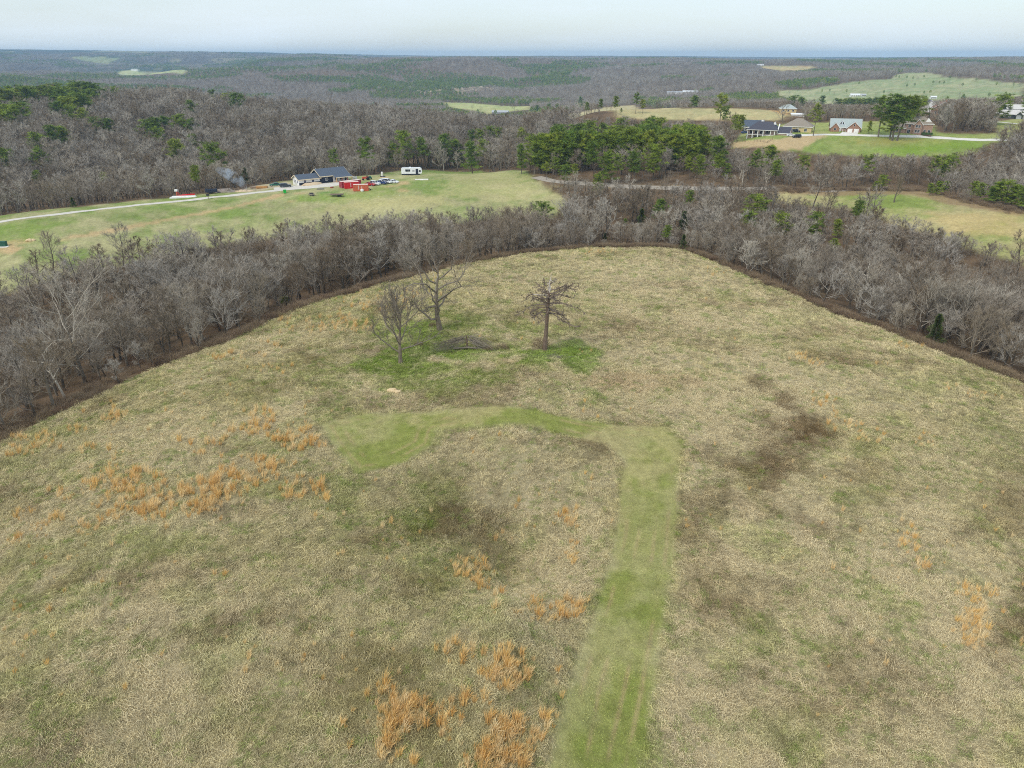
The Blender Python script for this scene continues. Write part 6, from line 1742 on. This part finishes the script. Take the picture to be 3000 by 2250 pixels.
def container(uv, rot, L, mat, label, marks=None):
    r = place('shipping_container', uv, rot, label, 'container', 'shipping containers in front of the white house', 250)
    B = MB(); n = int(L / .3)
    for s in (-1.2, 1.2):
        for i in range(n):
            x0 = .1 + (L - .2) * i / n; x1 = .1 + (L - .2) * (i + .55) / n; o_ = .035 * (1 if s > 0 else -1)
            B.add([(x0, s + o_, .15), (x1, s + o_, .15), (x1, s + o_, 2.5), (x0, s + o_, 2.5), (x0, s, .15), (x1, s, .15), (x1, s, 2.5), (x0, s, 2.5)], [(0, 1, 2, 3), (4, 7, 6, 5), (0, 4, 5, 1), (1, 5, 6, 2), (2, 6, 7, 3), (3, 7, 4, 0)])
    B.box(.02, L - .02, -1.19, 1.19, .05, 2.52)
    obj('corrugated_side', B.mesh('corrugated_side', M[mat]), r)
    Fm = MB()
    for x in (0, L):
        for y in (-1.22, 1.22): Fm.box(x - .08, x + .08, y - .06, y + .06, 0, 2.6)
    for y in (-1.22, 1.22): Fm.box(.08, L - .08, y - .05, y + .05, 2.5, 2.59); Fm.box(.08, L - .08, y - .05, y + .05, .0, .12)
    obj('frame', Fm.mesh('frame', M[mat]), r)
    pbox(r, 'roof', .05, L - .05, -1.15, 1.15, 2.53, 2.6, 'box_roof')
    for s in (-1, 1):
        d = pbox(r, 'door', -.07, .015, min(.03 * s, 1.12 * s), max(.03 * s, 1.12 * s), .12, 2.48, mat)
        pbox(d, 'lock_rod', -.11, -.074, .55 * s - .03, .55 * s + .03, .2, 2.4, 'rim')
    if marks:
        for i in range(5):
            z = 2.25 - i * .36; Q = MB(); x = marks
            Q.box(x, x + .34, -1.26, -1.243, z - .27, z - .2); Q.box(x, x + .34, -1.26, -1.243, z - .05, z + .02)
            if i % 2: Q.box(x, x + .08, -1.26, -1.243, z - .2, z - .05)
            else: Q.box(x + .26, x + .34, -1.26, -1.243, z - .2, z - .05)
            obj('lettering', Q.mesh('lettering', M['white_trim']), r)
container(zc(1045, 527), rad(9), 6.1, 'box_orange', 'faded orange shipping container, nearest of the three', 2.0)
container(zc(925, 495), rad(22), 6.1, 'box_red', 'bright red shipping container with white vertical lettering', 2.4)
container(zc(880, 488), rad(40), 9.0, 'box_maroon', 'maroon shipping container behind the bright red one')
def trailer(uv, rot, label):
    r = place('flatbed_trailer', uv, rot, label, 'trailer', None, 250)
    for i in range(9): pbox(r, 'plank', -2.6, 2.6, -1.1 + i * .245, -.87 + i * .245, .78, .86, 'plank')
    Fm = MB(); Fm.box(-2.65, 2.65, -1.18, -1.11, .62, .9); Fm.box(-2.65, 2.65, 1.12, 1.19, .62, .9); Fm.box(-2.6, 2.6, -.06, .06, .6, .775); Fm.tube([(-2.6, 0, .65), (-4.0, 0, .55)], [.07, .06], 4); obj('frame', Fm.mesh('frame', M['iron']), r)
    for x in (.5, 1.35):
        for s in (-1, 1):
            W = MB(); W.tube([(x, s * 1.0, .34), (x, s * 1.25, .34)], [.34, .34], 12); wl = obj('wheel', W.mesh('wheel', M['tyre']), r)
trailer(zc(830, 597), rad(6), 'brown flatbed trailer parked on the grass before the containers')
def small(name, uv, rot, label, cat, parts, rmin=250, group=None):
    r = place(name, uv, rot, label, cat, group, rmin)
    for nm, b, m in parts:
        if isinstance(b, MB): obj(nm, b.mesh(nm, M[m]), r)
        else: pbox(r, nm, *b, m)
    return r
def tb(path, rs, n=6):
    B = MB(); B.tube(path, rs, n); B.f.append(tuple(range(n - 1, -1, -1))); return B
def wheel_(x, y, z, R, w_=.2): return tb([(x, y - w_, z), (x, y + w_, z)], [R, R], 12)
small('wheeled_bin', zc(155, 558), .2, 'bright green wheeled bin at the edge of the gravel', 'bin', [('body', (-.55, .55, -.5, .5, .1, 1.25), 'bin_green'), ('lid', (-.6, .6, -.55, .55, 1.253, 1.42), 'bin_green'), ('wheel', wheel_(.4, .5, .15, .15, .08), 'tyre')])
small('farm_tractor', zc(1205, 388), rad(20), 'red tractor behind the parked cars', 'tractor', [('hood', (-1.6, .1, -.4, .4, .7, 1.5), 'tractor_red'), ('fender', (.1, 1.2, -.8, .8, 1.0, 1.45), 'tractor_red'), ('seat', (.3, .8, -.25, .25, 1.453, 1.9), 'iron'),
      ('wheel', wheel_(.8, .85, .75, .75), 'tyre'), ('wheel', wheel_(.8, -.85, .75, .75), 'tyre'), ('wheel', wheel_(-1.3, .6, .42, .42, .12), 'tyre'), ('wheel', wheel_(-1.3, -.6, .42, .42, .12), 'tyre'), ('exhaust', tb([(-.8, 0, 1.4), (-.8, 0, 2.3)], [.05, .05]), 'iron')])
small('green_implement', zc(1252, 378), .4, 'pale green farm implement beside the red tractor', 'implement', [('frame', (-1, 1, -.4, .4, .5, .9), 'car_green'), ('hopper', (-.6, .6, -.35, .35, .903, 1.4), 'car_green'), ('wheel', wheel_(-.8, .5, .35, .35, .1), 'tyre'), ('wheel', wheel_(.8, .5, .35, .35, .1), 'tyre')])
small('pump_tank', zc(1415, 345), 0, 'upright white tank standing on the grass left of the camper', 'tank', [('tank', tb([(0, 0, 0), (0, 0, 1.9), (0, 0, 2.3)], [.5, .5, .2], 10), 'pipe'), ('base', (-.9, 1.4, -.5, .5, -.1, .35), 'navy_wrap')])
small('white_cabinets', zc(1062, 388), .1, 'two white cabinets standing behind the containers', 'cabinet', [('cabinet', (-1, -.1, -.4, .4, 0, 1.6), 'pipe'), ('cabinet', (.1, 1, -.4, .4, 0, 1.5), 'grey_roof')])
small('stone_fountain', zc(1155, 535), 0, 'white pedestal fountain in front of the orange container', 'fountain', [('basin', tb([(0, 0, 0), (0, 0, .5), (0, 0, .9)], [.55, .75, .6], 12), 'white_trim'), ('spire', tb([(0, 0, .9), (0, 0, 2.2)], [.14, .04], 8), 'white_trim')])
for i, x in enumerate((1112, 1190, 1207)):
    small('white_pole', zc(x, 525 - i * 2), 0, ('white pole leaning left of the fountain', 'left white pole right of the fountain', 'right white pole near the container corner')[i], 'pole', [('pole', tb([(0, 0, -.1), (.1, 0, 1.7)], [.07, .05]), 'white_trim'), ('foot', (-.2, .2, -.2, .2, -.05, .1), 'white_trim')])
small('wheelbarrow', zc(1240, 520), .3, 'dark wheelbarrow at the right end of the orange container', 'wheelbarrow', [('tray', (-.6, .5, -.4, .4, .45, .8), 'red_post'), ('wheel', wheel_(.75, 0, .25, .25, .06), 'tyre'), ('handle', tb([(-.5, .3, .5), (-1.4, .35, .7)], [.04, .04], 4), 'iron'), ('handle', tb([(-.5, -.3, .5), (-1.4, -.35, .7)], [.04, .04], 4), 'iron')])
small('old_cart', zc(505, 590), .1, 'grey rusted cart lying on the grass before the house', 'cart', [('bed', (-1.3, 1.0, -.6, .6, .35, .75), 'ash'), ('heap', (-.9, .6, -.4, .4, .753, 1.15), 'iron'), ('wheel', wheel_(-.6, .65, .3, .3, .1), 'tyre'), ('wheel', wheel_(.5, -.65, .3, .3, .1), 'tyre')])
small('culvert_lid', zc(618, 505), .2, 'dark grey slab on the gravel edge', 'slab', [('slab', (-1.4, 1.4, -.8, .8, -.1, .18), 'shingle_slate'), ('rim', (-1.5, -1.403, -.8, .8, -.1, .24), 'iron')])
small('fire_ring', zc(762, 488), 0, 'small round fire ring on the gravel before the porch', 'fire ring', [('ring', tb([(0, 0, -.05), (0, 0, .45)], [.75, .7], 12), 'red_post'), ('ash_bed', tb([(0, 0, .3), (0, 0, .46)], [.5, .5], 10), 'ash')])
small('concrete_slab', zc(1925, 380), .1, 'bare concrete slab on the grass below the camper', 'slab', [('slab', (-3, 3, -1.2, 1.2, -.3, .12), 'concrete'), ('step', (-.8, .8, -1.8, -1.203, -.3, .05), 'concrete')])
zs = lambda x, y: (450 + x / 4.916, 480 + y / 4.916)
small('post_box', zs(790, 505), 0, 'black mailbox on a post beside the driveway', 'mailbox', [('post', (-.09, .09, -.09, .09, -.2, 1.2), 'plank'), ('box', (-.5, .5, -.35, .35, 1.203, 1.9), 'iron')])
small('utility_box', (12, 722), .1, 'green utility box on a concrete pad at the left frame edge', 'utility box', [('cabinet', (-.85, .85, -.6, .6, .13, 1.45), 'util_green'), ('lid', (-.9, .9, -.65, .65, 1.453, 1.6), 'util_green'), ('pad', (-1.6, 1.6, -1.3, 1.3, -.3, .127), 'concrete')])
small('dump_trailer', zs(838, 430), rad(8), 'dark blue dump trailer left of the smoking brush pile', 'trailer', [('bed', (-2.2, 2.2, -1.0, 1.0, .7, 1.9), 'navy_wrap'), ('tongue', tb([(2.2, 0, .6), (3.4, 0, .5)], [.07, .07], 4), 'iron'), ('wheel', wheel_(-.5, 1.05, .38, .38, .12), 'tyre'), ('wheel', wheel_(-.5, -1.05, .38, .38, .12), 'tyre'), ('wheel', wheel_(.5, -1.05, .38, .38, .12), 'tyre')])
small('white_tarp', zs(430, 487), rad(8), 'white tarp spread under red pipes beside the driveway', 'tarp', [('sheet', (-5.0, 5.0, -1.2, 1.2, -.2, .3), 'pipe'), ('fold', (-4.4, 4.6, .2, 1.1, .303, .6), 'white_trim')])
for i, (x, y) in enumerate(((400, 462), (450, 456), (500, 450), (560, 446))):
    small('red_pipe_stack', zs(x, y + 16), rad(8), ('red pipe bundle at the left on the white tarp', 'red pipe bundle second from left on the white tarp', 'red pipe bundle third from left on the white tarp', 'red pipe bundle at the right on the white tarp')[i], 'pipes',
          [('pipe', tb([(-1.0, .15 * k, .5 + .2 * (k % 2)), (1.0, .15 * k, .5 + .2 * (k % 2))], [.12, .12]), 'box_red') for k in range(4)])
small('playhouse_slide', zs(342, 476), 0, 'white-topped red lift post at the left end of the white tarp', 'lift', [('mast', (-.2, .2, -.2, .2, 0, 2.2), 'box_orange'), ('arm', tb([(0, 0, .4), (.9, 0, 1.2), (.2, 0, 2.2)], [.16, .16, .12]), 'box_red'), ('cabin', (-.6, .5, -.4, .4, 2.203, 3.0), 'white_trim')])
def heap(name, uv, label, cat, seed, sx, sz, mat, sticks, smat, rmin=250):
    r = place(name, uv, rad(6), label, cat, None, rmin)
    me = rock(seed, sx, sx * .5, sz); me.materials.append(M[mat]); obj('mound', me, r)
    rng = np.random.default_rng(seed); B = MB()
    for i in range(sticks):
        p = np.array([rng.normal() * sx * .45, rng.normal() * sx * .22, rng.uniform(0, sz)]); d = unit((rng.normal(), rng.normal(), rng.normal() * .4)) * rng.uniform(.6, 1.6)
        B.tube([p - d, p + d], [.06, .03], 4)
    obj('sticks', B.mesh('sticks', M[smat]), r)
heap('brush_pile', zs(1060, 408), 'grey smouldering brush pile under the smoke', 'brush pile', 11, 4.2, 1.3, 'ash', 120, 'dead_grey')
heap('dirt_pile', zs(1300, 396), 'pale dirt and ash heap right of the smouldering brush', 'dirt heap', 12, 4.0, .7, 'dirt', 26, 'ash')
def lumber(uv, label, n, mat, rmin=250):
    r = place('lumber_stack', uv, rad(10), label, 'lumber', None, rmin)
    for i in range(n):
        row, k = divmod(i, 5)
        pbox(r, 'board', -2.4 + .2 * (i % 3), 2.2 + .2 * (i % 2), -.9 + k * .36, -.6 + k * .36, .1 + row * .28, .34 + row * .28, mat)
lumber(zs(1560, 352), 'stack of orange-brown boards left of the white house', 15, 'lumber')
lumber(zs(1480, 350), 'low stack of weathered boards beside the dirt heap', 10, 'plank')
for i, (uv, s, lab) in enumerate(((( 86, 706), .9, 'pale stone lump by the dirt track at the left'), ((97, 705), .7, 'second pale stone lump right beside the first at the left'))):
    x, y = H1(uv); me = rock(20 + i, s, s * .8, s * .7); me.materials.append(M['sandrock']); tag(obj('rock', me, None, (x, y, float(height(x, y)) + .1)), lab, 'rock')

# ------------------------------------------------------------------ air
def haze():
    B = MB(); B.box(-12600, 12600, -12600, 12600, -140, 122)
    m = bpy.data.materials.new('haze'); m.use_nodes = True
    t = m.node_tree; t.nodes.clear()
    o = t.nodes.new('ShaderNodeOutputMaterial'); v = t.nodes.new('ShaderNodeVolumePrincipled')
    v.inputs['Color'].default_value = (.46, .71, 1.0, 1)
    v.inputs['Density'].default_value = 1.1e-4
    v.inputs['Anisotropy'].default_value = .1
    t.links.new(v.outputs[0], o.inputs['Volume'])
    tag(obj('haze', mesh_from('haze', B.v, B.f, [m])), 'thin blue haze over the far country', None, None, 'stuff')
haze()

def smoke():
    import bmesh
    bm = bmesh.new(); bmesh.ops.create_icosphere(bm, subdivisions=4, radius=1)
    for v in bm.verts:
        t = (v.co.z + 1) / 2
        v.co = Vector((v.co.x * (1.6 + 4.2 * t) - 9.5 * t ** 1.3 + 3, v.co.y * (1.2 + 2.0 * t), t * 9.5))
    me = bpy.data.meshes.new('smoke'); bm.to_mesh(me); bm.free()
    m = bpy.data.materials.new('smoke'); m.use_nodes = True
    t = m.node_tree; t.nodes.clear()
    o = t.nodes.new('ShaderNodeOutputMaterial'); v = t.nodes.new('ShaderNodeVolumePrincipled')
    tc = t.nodes.new('ShaderNodeTexCoord')
    f = noise(t, .24, 6, .6, tc.outputs['Object'])
    t.links.new(mrange(t, f, .42, .7, 0, .3), v.inputs['Density'])
    v.inputs['Color'].default_value = (.72, .84, 1, 1)
    t.links.new(v.outputs[0], o.inputs['Volume'])
    me.materials.append(m)
    x, y = H1(zs(1230, 392), 250)
    tag(obj('smoke', me, None, (x, y, float(height(x, y)) + .3)), 'thin blue-grey smoke drifting left from the smouldering brush pile', 'smoke', None, 'stuff')
smoke()
